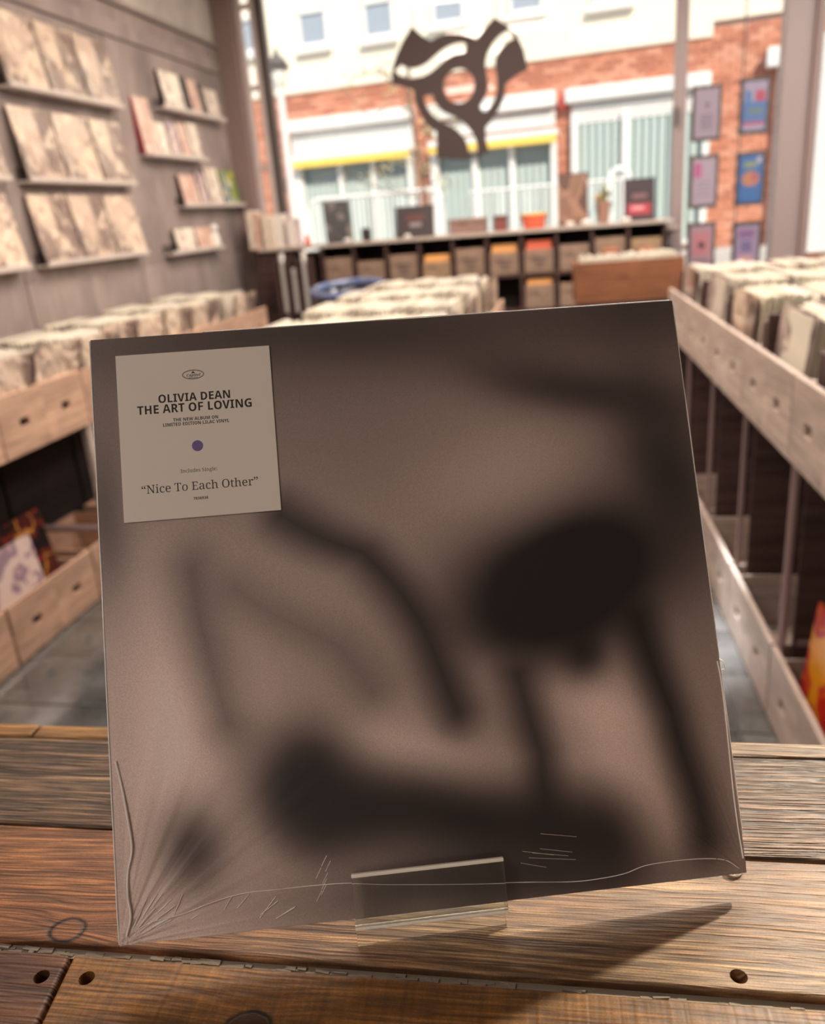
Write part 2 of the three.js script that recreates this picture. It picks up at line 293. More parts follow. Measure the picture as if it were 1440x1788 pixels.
// ------------------------------------------------------------------ the record on the counter
const rv = new THREE.Vector3(0.9716, -0.0194, -0.2717).normalize(), uv0 = new THREE.Vector3(-0.1131, 0.8886, -0.4237);
uv0.addScaledVector(rv, -uv0.dot(rv)).normalize(); const nv = new THREE.Vector3().crossVectors(rv, uv0);
const RC = new THREE.Vector3(-0.0848, 1.2557, -0.3874), SW = 0.3235, SH = 0.313;
function onRecord(o, dy = 0, dz = 0) { const m = new THREE.Matrix4().makeBasis(rv, uv0, nv); o.quaternion.setFromRotationMatrix(m); o.position.copy(RC).addScaledVector(uv0, dy).addScaledVector(nv, dz); }
const album = thing('vinyl_record', 'shrink-wrapped record sleeve with soft grey print and a pale text sticker, standing on the counter', 'record');
onRecord(album, -SH / 2);
{
  const soft = (x, y, pts, r, s) => { // softness-blurred stroke
    let d = 9; for (let i = 0; i + 1 < pts.length; i++) { const [ax, ay] = pts[i], [bx2, by] = pts[i + 1], vx = bx2 - ax, vy = by - ay, t = Math.max(0, Math.min(1, ((x - ax) * vx + (y - ay) * vy) / (vx * vx + vy * vy || 1))); d = Math.min(d, Math.hypot(x - ax - vx * t, y - ay - vy * t)); }
    return 1 - sst(r - s, r + s, d);
  };
  const blob = (x, y, cx, cy, rx, ry, a = 0) => { const c = Math.cos(a), s = Math.sin(a), dx = x - cx, dy = y - cy; return Math.exp(-(Math.pow((dx * c + dy * s) / rx, 2) + Math.pow((-dx * s + dy * c) / ry, 2))); };
  // a plain out-of-focus abstract of pale and dark tones
  const print = tex(1024, 1024, (u, v) => {
    let x = (u - 0.5) * SW, y = (v - 0.5) * SH;
    x += 0.012 * (fbm(u * 4, v * 4, 2, 5) - 0.5); y += 0.012 * (fbm(u * 4 + 9, v * 4, 2, 6) - 0.5);
    let L = 0.56 + 0.26 * sst(0.16, -0.12, y) * sst(0.1, -0.15, x) + 0.12 * sst(0.15, 0, y);  // darker top, paler lower left: sheen of the wrap painted into the print
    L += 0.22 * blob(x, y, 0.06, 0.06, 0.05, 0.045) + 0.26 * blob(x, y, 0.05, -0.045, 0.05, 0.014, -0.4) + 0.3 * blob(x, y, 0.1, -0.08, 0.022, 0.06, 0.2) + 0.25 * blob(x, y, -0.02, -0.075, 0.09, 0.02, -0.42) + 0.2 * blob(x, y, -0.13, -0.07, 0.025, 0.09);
    let k = 0; const dk = q => { k = 1 - (1 - k) * (1 - Math.min(1, q)); };
    dk(1.7 * blob(x, y, 0.08, 0.004, 0.06, 0.036, 0.35)); dk(0.75 * blob(x, y, 0.148, 0.062, 0.026, 0.055, 0.15)); dk(0.62 * blob(x, y, 0.1, 0.112, 0.065, 0.014, -0.25));
    dk(0.95 * soft(x, y, [[-0.066, 0.056], [-0.024, 0.03], [0.002, -0.018], [0.02, -0.06]], 0.006, 0.016));
    dk(0.4 * soft(x, y, [[-0.09, 0.02], [-0.04, -0.02], [-0.025, -0.045]], 0.004, 0.018)); dk(0.6 * soft(x, y, [[-0.115, 0.03], [-0.1, -0.05]], 0.006, 0.022));
    dk(0.95 * blob(x, y, -0.062, -0.085, 0.03, 0.034)); dk(0.95 * soft(x, y, [[-0.055, -0.1], [0.03, -0.118], [0.085, -0.128]], 0.02, 0.02));
    dk(0.9 * soft(x, y, [[0.052, -0.045], [0.062, -0.085], [0.06, -0.118]], 0.006, 0.014)); dk(0.97 * soft(x, y, [[0.118, -0.02], [0.133, -0.07], [0.142, -0.135]], 0.008, 0.014));
    dk(0.75 * blob(x, y, -0.125, -0.113, 0.018, 0.022)); dk(0.7 * blob(x, y, 0.03, -0.146, 0.1, 0.016)); dk(0.5 * blob(x, y, 0.16, 0.16, 0.08, 0.03)); dk(0.45 * blob(x, y, -0.16, 0.06, 0.012, 0.04));
    dk(0.8 * blob(x, y, 0.086, -0.034, 0.013, 0.014)); dk(0.55 * blob(x, y, -0.04, 0.15, 0.14, 0.02));
    L = L * (1 - 0.93 * k); L *= 0.93 + 0.14 * hsh(Math.floor(u * 1024), Math.floor(v * 1024), 3) ;
    return mix3([0.07, 0.05, 0.055], [0.93, 0.84, 0.8], L);
  }, true);
  mesh('cardboard_sleeve', new RoundedBoxGeometry(SW, SH, 0.0036, 2, 0.0012), M([0.85, 0.82, 0.78], { roughness: 0.5 }), album, [0, SH / 2, -0.002]);
  const fg = new THREE.PlaneGeometry(SW - 0.0012, SH - 0.0012, 120, 120); // wrapped front with slight puckers at the corners
  { const p = fg.attributes.position; for (let i = 0; i < p.count; i++) { const x = p.getX(i), y = p.getY(i), d = Math.hypot(x + SW / 2, y + SH / 2), d2 = Math.hypot(x - SW / 2, y + SH / 2), a = Math.atan2(y + SH / 2 + 0.001, x + SW / 2 + 0.001), a2 = Math.atan2(y + SH / 2 + 0.001, SW / 2 - x + 0.001); p.setZ(i, 0.0004 * Math.exp(-d * 22) * Math.sin(a * 34) + 0.0003 * Math.exp(-d2 * 24) * Math.sin(a2 * 30)); } fg.computeVertexNormals(); }
  const film = tex(512, 512, (u, v) => {
    const dl = Math.hypot(u, v), a = Math.atan2(v, u), dr = Math.hypot(1 - u, v), a2 = Math.atan2(v, 1 - u);
    return 0.5 + 0.28 * Math.exp(-dl * 7) * (fbm(a * 22, dl * 3, 3, 71) - 0.5) * 2 + 0.25 * Math.exp(-dr * 7) * (fbm(a2 * 22, dr * 3, 3, 73) - 0.5) * 2 + 0.06 * Math.exp(-v * 9) * (fbm(u * 6, v * 60, 3, 75) - 0.5);
  });
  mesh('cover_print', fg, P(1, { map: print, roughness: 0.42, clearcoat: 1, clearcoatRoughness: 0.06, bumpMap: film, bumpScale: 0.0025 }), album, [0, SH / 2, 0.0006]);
  // sticker
  const stk = canvasTex(1024, 1128, (c, w, h) => {
    c.fillStyle = '#e6dfd6'; c.fillRect(0, 0, w, h); c.fillStyle = '#0b0909'; c.textAlign = 'center'; c.textBaseline = 'middle';
    const X = w * 0.493;
    const fit = (s, font, size, y, width) => { c.font = font.replace('#', size); const k = width / c.measureText(s).width; c.font = font.replace('#', Math.round(size * k * 100) / 100); c.fillText(s, X, y); };
    // oval emblem with script lettering, a domed building above and small capitals below
    const ey = 164; c.lineWidth = 3; c.strokeStyle = '#14100f'; c.beginPath(); c.ellipse(X, ey, 71, 31, 0, 0, 7); c.stroke(); c.lineWidth = 1.5; c.beginPath(); c.ellipse(X, ey, 66, 27, 0, 0, 7); c.stroke();
    fit('Capitol', 'italic bold #px serif', 40, ey + 3, 94); fit('RECORDS', '#px sans-serif', 11, ey + 21, 62);
    c.beginPath(); c.arc(X, ey - 12, 8, Math.PI, 0); c.fill(); c.fillRect(X - 13, ey - 13, 26, 4); c.fillRect(X - 1.5, ey - 26, 3, 8);
    fit('OLIVIA DEAN', 'bold #px sans-serif', 68, 316, 486); fit('THE ART OF LOVING', 'bold #px sans-serif', 68, 386, 764);
    fit('THE NEW ALBUM ON', 'bold #px sans-serif', 26, 466, 300); fit('LIMITED EDITION LILAC VINYL', 'bold #px sans-serif', 26, 496, 440);
    c.fillStyle = '#6e5f96'; c.beginPath(); c.arc(X, 652, 37, 0, 7); c.fill(); c.fillStyle = '#1c1512';
    fit('Includes Single:', '#px serif', 34, 816, 244); fit('\u201cNice To Each Other\u201d', '#px serif', 70, 920, 770); fit('7836938', 'bold #px sans-serif', 22, 1004, 98);
  });
  const sg = bx(0.0822, 0.0906, 0.0003).clone(); const sm = P(1, { map: stk, roughness: 0.45, clearcoat: 0.2, clearcoatRoughness: 0.1 }); // front face carries the print
  { const p = sg.attributes.position, t = sg.attributes.uv; for (let i = 0; i < p.count; i++) t.setXY(i, p.getX(i) / 0.0822 + 0.5, p.getY(i) / 0.0906 + 0.5); }
  mesh('hype_sticker', sg, sm, album, [-0.1072, SH / 2 + 0.1005, 0.0012]).userData.label = 'pale paper sticker with black lettering and a lilac dot';
  // heat-sealed seams and puckers of the shrink wrap
  const seamM = P([0.92, 0.88, 0.84], { roughness: 0.25 }), C = (a, z = 0.0011) => a.map(([x, y]) => [x, y + SH / 2, z + 0.0003 * Math.sin(x * 900 + y * 1300)]);
  mesh('wrap_seam', tube(C([[-0.1588, -0.0663], [-0.1568, -0.0767], [-0.154, -0.0958], [-0.1528, -0.1106], [-0.1554, -0.1213], [-0.1559, -0.1322], [-0.155, -0.1424], [-0.1575, -0.1515]]), 0.00062, 90, 6), seamM, album);
  mesh('wrap_seam', tube(C([[-0.1555, -0.1504], [-0.1444, -0.1461], [-0.1306, -0.1443], [-0.1166, -0.1405], [-0.1011, -0.1377], [-0.0825, -0.1375], [-0.0483, -0.1382], [-0.0251, -0.141], [0.0183, -0.1456], [0.0446, -0.1479], [0.0696, -0.1503], [0.0788, -0.1503], [0.0961, -0.1493], [0.1091, -0.1462], [0.15, -0.1482], [0.1574, -0.1534]], 0.0008), 0.00022, 140, 6), seamM, album);
  mesh('wrap_seam', tube(C([[0.1597, -0.046], [0.1604, -0.0567], [0.16, -0.0857], [0.1592, -0.1095], [0.1591, -0.1328], [0.1597, -0.1482]]), 0.00035, 70, 6), seamM, album);
  mesh('wrap_curl', tube([[0.1612, 0.1115, 0.0006], [0.1624, 0.1105, 0.0016], [0.1628, 0.108, 0.002], [0.1634, 0.106, 0.001], [0.162, 0.1056, 0.0006]], 0.00026, 40, 6), seamM, album);
  const rimM = P([0.97, 0.95, 0.92], { roughness: 0.2, clearcoat: 1 }), rim = (x0, y0, x1, y1, r, a) => mesh('film_edge', tube(Array.from({ length: 24 }, (_, k) => { const q = k / 23, w = a * (fbm(q * 14, r * 9e4, 3, 19) - 0.5); return [x0 + (x1 - x0) * q + (x0 === x1 ? w : 0), y0 + (y1 - y0) * q + (y0 === y1 ? w : 0), -0.0002]; }), r, 90, 6), rimM, album);  // white colour stands in for backlight caught along the clear film edge
  rim(-SW / 2, 0.001, -SW / 2, SH - 0.001, 0.0005, 0.0006); rim(SW / 2, 0.02, SW / 2, SH - 0.003, 0.0003, 0.0006); rim(-SW / 2 + 0.06, SH, SW / 2 - 0.002, SH, 0.00028, 0.0004);
  seed = 77;
  for (let i = 0; i < 26; i++) { const a = rr(0.35, 1.2), d0 = rr(0.003, 0.02), d1 = d0 + rr(0.004, 0.013), x = -SW / 2 + 0.004 + (i > 17 ? rr(0.01, 0.07) : 0), y = 0.002; mesh('wrap_pucker', tube([[x + d0 * Math.cos(a), y + d0 * Math.sin(a), 0.0008], [x + d1 * Math.cos(a), y + d1 * Math.sin(a), 0.0009]], 0.0002, 2, 5), seamM, album); }
  for (let i = 0; i < 6; i++) { const x = rr(0.025, 0.055), y = rr(0.014, 0.034), l = rr(0.012, 0.026); mesh('wrap_pucker', tube([[x, y, 0.0006], [x + l, y - 0.0035, 0.0007]], 0.00008, 2, 5), seamM, album); }
  for (let i = 0; i < 7; i++) { const x = -0.066 + rr(0, 0.006), y = 0.014 + i * 0.0028; mesh('wrap_pucker', tube([[x + 0.003 + i * 0.0006, y + 0.002, 0.0007], [x + i * 0.0006, y - 0.003, 0.0007]], 0.00016, 2, 5), seamM, album); }
}
// clear acrylic easel
{
  const st = thing('display_stand', 'small clear acrylic easel with a lip, holding the record sleeve on the counter', 'stand');
  onRecord(st, -SH / 2);
  const ac = P([0.97, 0.98, 0.95], { transmission: 1, thickness: 0.003, roughness: 0.03, ior: 1.49 }), edge = P([1, 0.97, 0.86], { roughness: 0.2, clearcoat: 1 });  // edge: opaque cream stands in for light guided out of the clear acrylic
  const X0 = -0.0055, W = 0.0775;
  mesh('lip', bx(W, 0.0245, 0.0024, 0.0006), ac, st, [X0, 0.0102, 0.0062]);
  mesh('ledge', bx(W, 0.0024, 0.0118, 0.0006), ac, st, [X0, -0.0016, 0.0003]);
  mesh('polished_edge', bx(W, 0.0019, 0.0026, 0.0004), edge, st, [X0, 0.0231, 0.0063]);
  mesh('polished_edge', bx(W, 0.0016, 0.0026, 0.0004), edge, st, [X0, -0.0022, 0.0064]);
  mesh('back_plate', bx(W, 0.136, 0.0026, 0.0008), ac, st, [X0, 0.053, -0.0056]);
  mesh('prop_leg', bx(0.03, 0.108, 0.0026, 0.0008), ac, st, [X0, 0.0645, -0.0475], [0.856, 0, 0]);
const ft = thing('rubber_bumper', 'tiny clear round bumper on the counter under the right corner of the sleeve', 'bumper', [0.083, CT, -0.378]);
  mesh('dome', lathe([[0, 0], [0.0046, 0], [0.005, 0.002], [0.0035, 0.0045], [0, 0.0055]], 20), P([0.97, 0.97, 0.9], { transmission: 0.7, thickness: 0.004, roughness: 0.15 }), ft); mesh('pad', cyl(0.0048, 0.0048, 0.0006, 20), mat.ledge, ft, [0, 0.0003, 0]);
}

// ------------------------------------------------------------------ record bins
function panelWithSlots(w, h, th) { // drawer-like front board with two hand slots
  const s = new THREE.Shape(); s.moveTo(-w / 2, 0); s.lineTo(w / 2, 0); s.lineTo(w / 2, h); s.lineTo(-w / 2, h); s.lineTo(-w / 2, 0);
  for (const x of [-0.135, 0.135]) { const hx = 0.027, hy = 0.015, p = new THREE.Path(), y = h * 0.5; p.moveTo(x - hx, y - hy); p.lineTo(x - hx, y + hy); p.lineTo(x + hx, y + hy); p.lineTo(x + hx, y - hy); p.lineTo(x - hx, y - hy); s.holes.push(p); }
  return metric(new THREE.ExtrudeGeometry(s, { depth: th - 0.004, bevelEnabled: true, bevelThickness: 0.002, bevelSize: 0.002, bevelOffset: -0.002, bevelSegments: 1 }));
}
const UW = 0.56, gPanel = panelWithSlots(UW - 0.006, 0.225, 0.018), gCrate = panelWithSlots(UW - 0.012, 0.225, 0.016);
function bin(x, z, turn, depth, topY, label, wood, legs = [-1, 1], closed = false) { // local z is the aisle side
  const t = thing('record_bin', label, 'record bin', [x, 0, z], turn);
  mesh('front_panel', gPanel, wood, t, [0, topY - 0.225, -0.016]);
  for (const sx of [-0.135, 0.135]) mesh('slot_shade', bx(0.07, 0.045, 0.004), mat.black, t, [sx, topY - 0.1125, -0.021]);  // black plates added behind the slots in place of shade inside the bin
  mesh('side_panel', bx(0.012, 0.19, depth), wood, t, [-UW / 2 + 0.007, topY - 0.115, -depth / 2 - 0.02]);
  mesh('side_panel', bx(0.012, 0.19, depth), wood, t, [UW / 2 - 0.007, topY - 0.115, -depth / 2 - 0.02]);
  mesh('bottom_board', bx(UW - 0.03, 0.012, depth), mat.dark, t, [0, topY - 0.217, -depth / 2 - 0.02]);
  mesh('back_board', bx(UW - 0.02, topY - 0.24, 0.012), mat.dark, t, [0, (topY - 0.24) / 2 + 0.01, -Math.min(depth, 0.5)]);
  for (const sx of legs) mesh('leg', bx(closed ? 0.013 : 0.024, topY - 0.22, closed ? 0.014 : 0.03, 0.003), closed ? mat.steel : mat.plyWarmLit2, t, [sx * (UW / 2 - 0.012), (topY - 0.22) / 2, -0.025]);
  if (closed) mesh('partition', bx(0.01, topY - 0.24, 0.44), mat.partition, t, [-UW / 2 + 0.012, (topY - 0.24) / 2 + 0.005, -0.27]);
  for (const sx of legs) mesh('cross_bar', bx(0.02, 0.02, Math.min(depth, 0.5) - 0.08, 0.003), mat.steel, t, [sx * (UW / 2 - 0.012), 0.245, -Math.min(depth, 0.5) / 2 - 0.02]);
  return t;
}
function crate(x, z, turn, label, wood) {
  const t = thing('floor_crate', label, 'crate', [x, 0.005, z], turn);
  mesh('front_panel', gCrate, wood, t, [0, 0, -0.016]);
  for (const sx of [-0.135, 0.135]) mesh('slot_shade', bx(0.07, 0.045, 0.004), mat.black, t, [sx, 0.1125, -0.021]);  // added black plates make the slot openings read as shaded
  for (const sx of [-1, 1]) mesh('side_panel', bx(0.01, 0.2, 0.38), wood, t, [sx * (UW / 2 - 0.045), 0.102, -0.21]);
  mesh('bottom_board', bx(UW - 0.1, 0.01, 0.38), wood, t, [0, 0.008, -0.21]);
  mesh('back_panel', bx(UW - 0.1, 0.2, 0.01), wood, t, [0, 0.102, -0.405]);
  return t;
}
// records standing on edge
const edges = [[0.74, 0.68, 0.56], [0.68, 0.62, 0.51], [0.76, 0.71, 0.61], [0.56, 0.5, 0.42], [0.25, 0.18, 0.16], [0.7, 0.63, 0.5]].map(c => M(c, { roughness: 0.45 }));
const gRec = bx(0.322, 0.322, 0.008), gRecThin = bx(0.322, 0.322, 0.0055);
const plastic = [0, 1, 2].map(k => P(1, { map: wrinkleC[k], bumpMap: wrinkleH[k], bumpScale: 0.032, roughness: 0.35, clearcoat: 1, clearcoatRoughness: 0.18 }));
const bluish = [0, 1, 2].map(k => P([0.66, 0.69, 0.78], { map: wrinkleC[k], bumpMap: wrinkleH[k], bumpScale: 0.012, roughness: 0.35, clearcoat: 1, clearcoatRoughness: 0.15 }));  // same sleeves as above, with cool shade put into their colour
function coverGeo(w, h, d) { const g = new THREE.BoxGeometry(w, h, d); return g; } // uv 0..1 on each face
const gCover = coverGeo(0.322, 0.322, 0.006);
const bend = new THREE.PlaneGeometry(0.33, 0.33, 14, 14); { const p = bend.attributes.position; for (let i = 0; i < p.count; i++) { const x = p.getX(i), y = p.getY(i); p.setZ(i, 0.012 * Math.pow(Math.abs(x) / 0.17, 3) * (0.5 + fbm(x * 9 + 4, y * 9, 2, 3)) * 0.5 + 0.006 * (fbm(x * 14 + 9, y * 14, 2, 5) - 0.3)); } bend.computeVertexNormals(); }
const stuffMats = [];
function frontRecord(pos, turn, lean, m, label) {
  const t = thing('sleeved_record', label, 'record', pos, turn); t.rotation.order = 'YXZ'; t.rotation.x = lean;
  mesh('cover', gCover, m, t, [0, 0.161, 0]);
  mesh('plastic_sleeve', bend, m, t, [0, 0.163, 0.005]);
  return t;
}
const UPX = (turn, lx, lz) => [lx * Math.cos(turn) + lz * Math.sin(turn), -lx * Math.sin(turn) + lz * Math.cos(turn)];
const rest = [];
function fill(x, z, turn, topY, n, step, solo, label, group, lx0, seed0, z0 = -0.05) {
  seed = seed0; let lean = 0;
  for (let k = 1; k < n; k++) {
    lean = lean * 0.95 + rr(-0.008, 0.008); const lz = z0 - k * step, lx = lx0 + rr(-0.008, 0.008), [dx, dz] = UPX(turn, lx, lz), y = topY - 0.205 + rr(-0.005, 0.005) + 0.005 * Math.sin(k * 0.35 + seed0);
    if (rnd() < 0.03) continue; // gaps between thumbed records
    const m = edges[rnd() < 0.05 ? 4 : pick([0, 1, 2, 3, 5])], l = -0.1 + lean;
    if (k <= solo) { const o = mesh('filed_record', gRec, m, scene, [x + dx, y + 0.161, z + dz]); o.rotation.order = 'YXZ'; o.rotation.set(l, turn + rr(-0.02, 0.02), 0); tag(o, label, 'record', group); }
    else rest.push([x + dx, y + 0.161, z + dz, l, turn + rr(-0.02, 0.02), m.color]);
  }
}
// right row, fronts facing the aisle on its left
const RT = -Math.PI / 2 + 0.032, rowR = z => 0.545 + 0.032 * (z + 2.1);
const ordR = ['nearest', 'second', 'third', 'fourth', 'fifth'];
for (let i = 0; i < 5; i++) {
  const z = -1.92 - 0.56 * i, x = rowR(z);
  bin(x, z, RT, 1.15, 1.0, `${ordR[i]} cool-lit plywood record bin along the right-hand row, with two hand slots`, mat.plyWarmLit2, i ? [1] : [-1, 1], true);
  if (i < 4) crate(x - 0.005, z, RT, `${ordR[i]} cool-lit plywood crate on the floor under the right-hand row of bins`, mat.plyWarmLit2);
  const [dx, dz] = UPX(RT, 0.03, -0.05);
  frontRecord([x + dx, 0.79 + (i % 2) * 0.01, z + dz], RT, 0.06 - 0.16 * (i % 2 ? 1 : 0.6), i === 0 || i === 4 ? bluish[1] : i === 2 ? plastic[2] : bluish[(i * 2) % 3], [`greyish sleeved record at the front of the nearest right-hand bin`, `glossy sleeved record at the front of the second right-hand bin`, `white sleeved record at the front of the third right-hand bin`, `pale record facing the aisle in the fourth right-hand bin`, `bluish sleeved record at the front of the farthest right-hand bin`][i]);
  fill(x, z, RT, 1.0, 90, 0.0118, [50, 50, 40, 25, 20][i], 'sleeved record filed on edge in the right-hand bins, only its pale top showing', 'records filed in the right-hand row of bins', 0.03, 500 + i);
  const d = thing('bin_divider', `brown wooden divider block at the far side of the ${ordR[i]} right-hand bin`, 'divider', [x, 0.8, z], RT);
  mesh('board', bx(0.012, 0.29, 0.3, 0.002), mat.shelfWood, d, [-0.165, 0.145, -0.19]); mesh('board', bx(0.07, 0.26, 0.012, 0.002), mat.shelfWood, d, [-0.21, 0.13, -0.05]);
}
// left row, against the wall
const LT = Math.PI / 2, ordL = ['nearest', 'second', 'third', 'fourth', 'fifth', 'farthest'];
for (let i = 0; i < 6; i++) {
  const z = -2.25 - 0.56 * i, x = -2.0;
  bin(x, z, LT, 0.55, 0.945, `${ordL[i]} warm-lit plywood record bin along the left wall, with two hand slots`, mat.plyWarmLit, [i % 2 ? 1 : -1]);
  if (i < 4) crate(x + 0.005, z + 0.2, LT, `${ordL[i]} warm-lit plywood crate on the floor under the left-hand bins`, mat.plyWarmLit);
  for (const [j, lx] of [[0, -0.1], [1, 0.16]]) {
    if (j && i > 3) continue;
    const [dx, dz] = UPX(LT, lx, -0.05 - 0.02 * j);
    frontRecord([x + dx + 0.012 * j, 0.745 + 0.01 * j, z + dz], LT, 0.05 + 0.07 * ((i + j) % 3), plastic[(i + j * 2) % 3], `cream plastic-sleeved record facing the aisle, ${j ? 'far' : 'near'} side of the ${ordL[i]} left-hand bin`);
  }
  fill(x, z, LT, 0.945, 40, 0.0125, [26, 22, 16, 10, 6, 4][i], 'sleeved record filed on edge in the left wall bins, only its pale top showing', 'records filed in the left-hand bins', -0.02, 700 + i, -0.07);
}
// centre island behind the album
for (let i = 0; i < 4; i++) {
  const z = -2.99 - 0.56 * i, x = -0.4, o = ['nearest', 'second', 'third', 'farthest'][i];
  bin(x, z, Math.PI / 2, 0.68, 0.94, `${o} record bin of the middle island, behind the shrink-wrapped sleeve`, mat.plyWarmLit);
  fill(x, z, Math.PI / 2, 0.975, 54, 0.0122, 0, '', '', 0, 900 + i);
  const [dx, dz] = UPX(Math.PI / 2, 0.02, -0.045);
  frontRecord([x + dx, 0.765, z + dz], Math.PI / 2, 0.05 * i % 0.12, plastic[i % 3], `white sleeved record at the aisle end of the ${o} island bin`);
}
{ // everything beyond the largest individuals
  const im = new THREE.InstancedMesh(gRecThin, M([1, 1, 1], { roughness: 0.45 }), rest.length), m4 = new THREE.Matrix4(), q = new THREE.Quaternion();
  rest.forEach(([x, y, z, l, t, c], i) => { im.setMatrixAt(i, m4.compose(new THREE.Vector3(x, y, z), q.setFromEuler(new THREE.Euler(l, t, 0, 'YXZ')), new THREE.Vector3(1, 1, 1.25))); im.setColorAt(i, c); });
  im.name = 'filed_records'; im.userData = { kind: 'stuff', label: 'rows of sleeved records filed on edge deeper in the bins and the middle island', category: 'records' }; im.castShadow = im.receiveShadow = true; scene.add(im);
}
// printed covers standing in the floor crates
function artMat(s, cols) { return P(1, { map: tex(64, 64, (u, v) => { const n = fbm(u * 3.2, v * 3.2, 3, s), k = Math.min(cols.length - 1, Math.floor(sst(0.25, 0.75, n) * cols.length)); return cols[k]; }, true), roughness: 0.4, clearcoat: 0.6, clearcoatRoughness: 0.2 }); }
const art = {
  redBlack: artMat(1001, [[0.1, 0.06, 0.06], [0.5, 0.13, 0.1], [0.16, 0.1, 0.1], [0.75, 0.5, 0.2], [0.3, 0.1, 0.08]]),
  lilac: artMat(1002, [[0.75, 0.62, 0.62], [0.6, 0.5, 0.55], [0.85, 0.75, 0.72]]),
  fire: artMat(1003, [[0.75, 0.1, 0.08], [0.85, 0.35, 0.05], [0.7, 0.06, 0.2], [0.9, 0.6, 0.1]]),
  dark: artMat(1004, [[0.1, 0.09, 0.1], [0.2, 0.17, 0.18], [0.08, 0.07, 0.08], [0.4, 0.36, 0.34]]),
  brown: artMat(1005, [[0.5, 0.37, 0.3], [0.6, 0.45, 0.37], [0.35, 0.24, 0.2]]),
  pale: artMat(1006, [[0.9, 0.84, 0.76], [0.78, 0.7, 0.66], [0.95, 0.9, 0.82]]),
  green: artMat(1007, [[0.45, 0.6, 0.25], [0.8, 0.75, 0.25], [0.3, 0.45, 0.65], [0.85, 0.85, 0.6]]),
  pinkish: artMat(1008, [[0.85, 0.68, 0.6], [0.75, 0.6, 0.56], [0.9, 0.78, 0.7]]),
  blueRed: artMat(1009, [[0.3, 0.45, 0.75], [0.4, 0.55, 0.8], [0.85, 0.82, 0.85], [0.8, 0.25, 0.3]]),
  darkRed: artMat(1010, [[0.1, 0.07, 0.08], [0.14, 0.09, 0.1], [0.55, 0.1, 0.12], [0.12, 0.08, 0.1]]),
};
for (const [x, z, turn, ly, m, lean, label] of [
  [-2.1, -2.66, LT, 0.13, 'redBlack', -0.16, 'red and black album cover standing in the left floor crate'], [-2.055, -2.5, LT, 0.08, 'lilac', -0.12, 'pinkish lilac album cover in the left floor crate, beside the red one'], [-2.12, -2.2, LT, 0.02, 'dark', -0.25, 'dark album cover standing in the nearest left floor crate'],
  [0.6, -1.94, RT, 0.1, 'fire', -0.1, 'bright red and orange album cover in the nearest right floor crate'], [0.72, -2.5, RT, 0.02, 'dark', -0.25, 'dark album cover in the second right floor crate']]) {
  const t = thing('album', label, 'record', [x, ly, z], turn); t.rotation.order = 'YXZ'; t.rotation.x = lean;
  mesh('cover', coverGeo(0.315, 0.315, 0.006), art[m], t, [0, 0.16, 0]); mesh('disc_edge', bx(0.003, 0.3, 0.004), mat.black, t, [0.158, 0.16, 0]);
}

// ------------------------------------------------------------------ left wall displays
function ledge(z0, z1, y, label) {
  const t = thing('wall_ledge', label, 'shelf', [-2.6, y, (z0 + z1) / 2], Math.PI / 2), w = Math.abs(z1 - z0);
  mesh('tray', bx(w, 0.012, 0.075, 0.002), mat.ledge, t, [0, -0.006, 0.0375]); mesh('front_lip', bx(w, 0.024, 0.008, 0.002), mat.ledge, t, [0, 0.004, 0.075]); mesh('back_rail', bx(w, 0.05, 0.008), mat.frameDark, t, [0, 0.03, 0.004]);
}
function wallRecord(z, y, m, label, lean = -0.13) {
  const t = thing('display_record', label, 'record', [-2.542, y + 0.002, z], Math.PI / 2); t.rotation.order = 'YXZ'; t.rotation.x = lean;
  mesh('cover', gCover, m, t, [0, 0.163, -0.003]); mesh('plastic_sleeve', bend, m, t, [0, 0.167, 0.004]);
}
const rowN = ['top', 'middle', 'bottom'], colN = ['left', 'centre', 'right'];
seed = 31;
[2.145, 1.735, 1.345].forEach((y, r) => {
  ledge(-3.83, -4.87, y, `metal ledge under the ${rowN[r]} row of the large wall display`);
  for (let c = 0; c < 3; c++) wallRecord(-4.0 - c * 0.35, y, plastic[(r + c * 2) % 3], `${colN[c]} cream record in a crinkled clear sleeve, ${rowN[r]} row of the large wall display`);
  ledge(-2.65, -3.69, y, `metal ledge under the ${rowN[r]} row of the wall display cut by the left edge`);
  for (let c = 1; c < 3; c++) wallRecord(-2.83 - c * 0.345, y, plastic[(r * 2 + c) % 3], `${c === 2 ? 'farthest' : 'middle'} crinkled record on the ${rowN[r]} ledge at the left edge`);
});
function single(z, y, w, h, th, m, label, lean = -0.14, side) {
  const t = thing('small_cover', label, 'record', [-2.548, y + 0.002, z], Math.PI / 2); t.rotation.order = 'YXZ'; t.rotation.x = lean;
  mesh('cover', coverGeo(w, h, th), m, t, [0, h / 2, -th / 2]); mesh('spine', bx(0.003, h, th + 0.001), side || mat.black, t, [-w / 2, h / 2, -th / 2]);
}
ledge(-5.4, -6.42, 2.2, 'topmost small ledge of the far wall display');
single(-5.64, 2.2, 0.3, 0.23, 0.02, art.pale, 'pale pinkish cover on the left of the topmost far ledge'); single(-5.845, 2.2, 0.08, 0.23, 0.01, mat.black, 'narrow black cover on the topmost far ledge, left of two'); single(-5.985, 2.2, 0.17, 0.23, 0.012, art.pinkish, 'pinkish cover between two black ones on the topmost far ledge'); single(-6.105, 2.2, 0.07, 0.22, 0.01, mat.black, 'narrow black cover on the topmost far ledge, right of two'); single(-6.28, 2.2, 0.24, 0.2, 0.012, art.pale, 'pale cover at the right end of the topmost far ledge');
ledge(-5.1, -5.97, 1.91, 'second small ledge of the far wall display');
single(-5.2, 1.91, 0.2, 0.33, 0.035, art.pinkish, 'tall pinkish box set with a dark red side on the second far ledge', -0.12, M([0.3, 0.03, 0.05]));
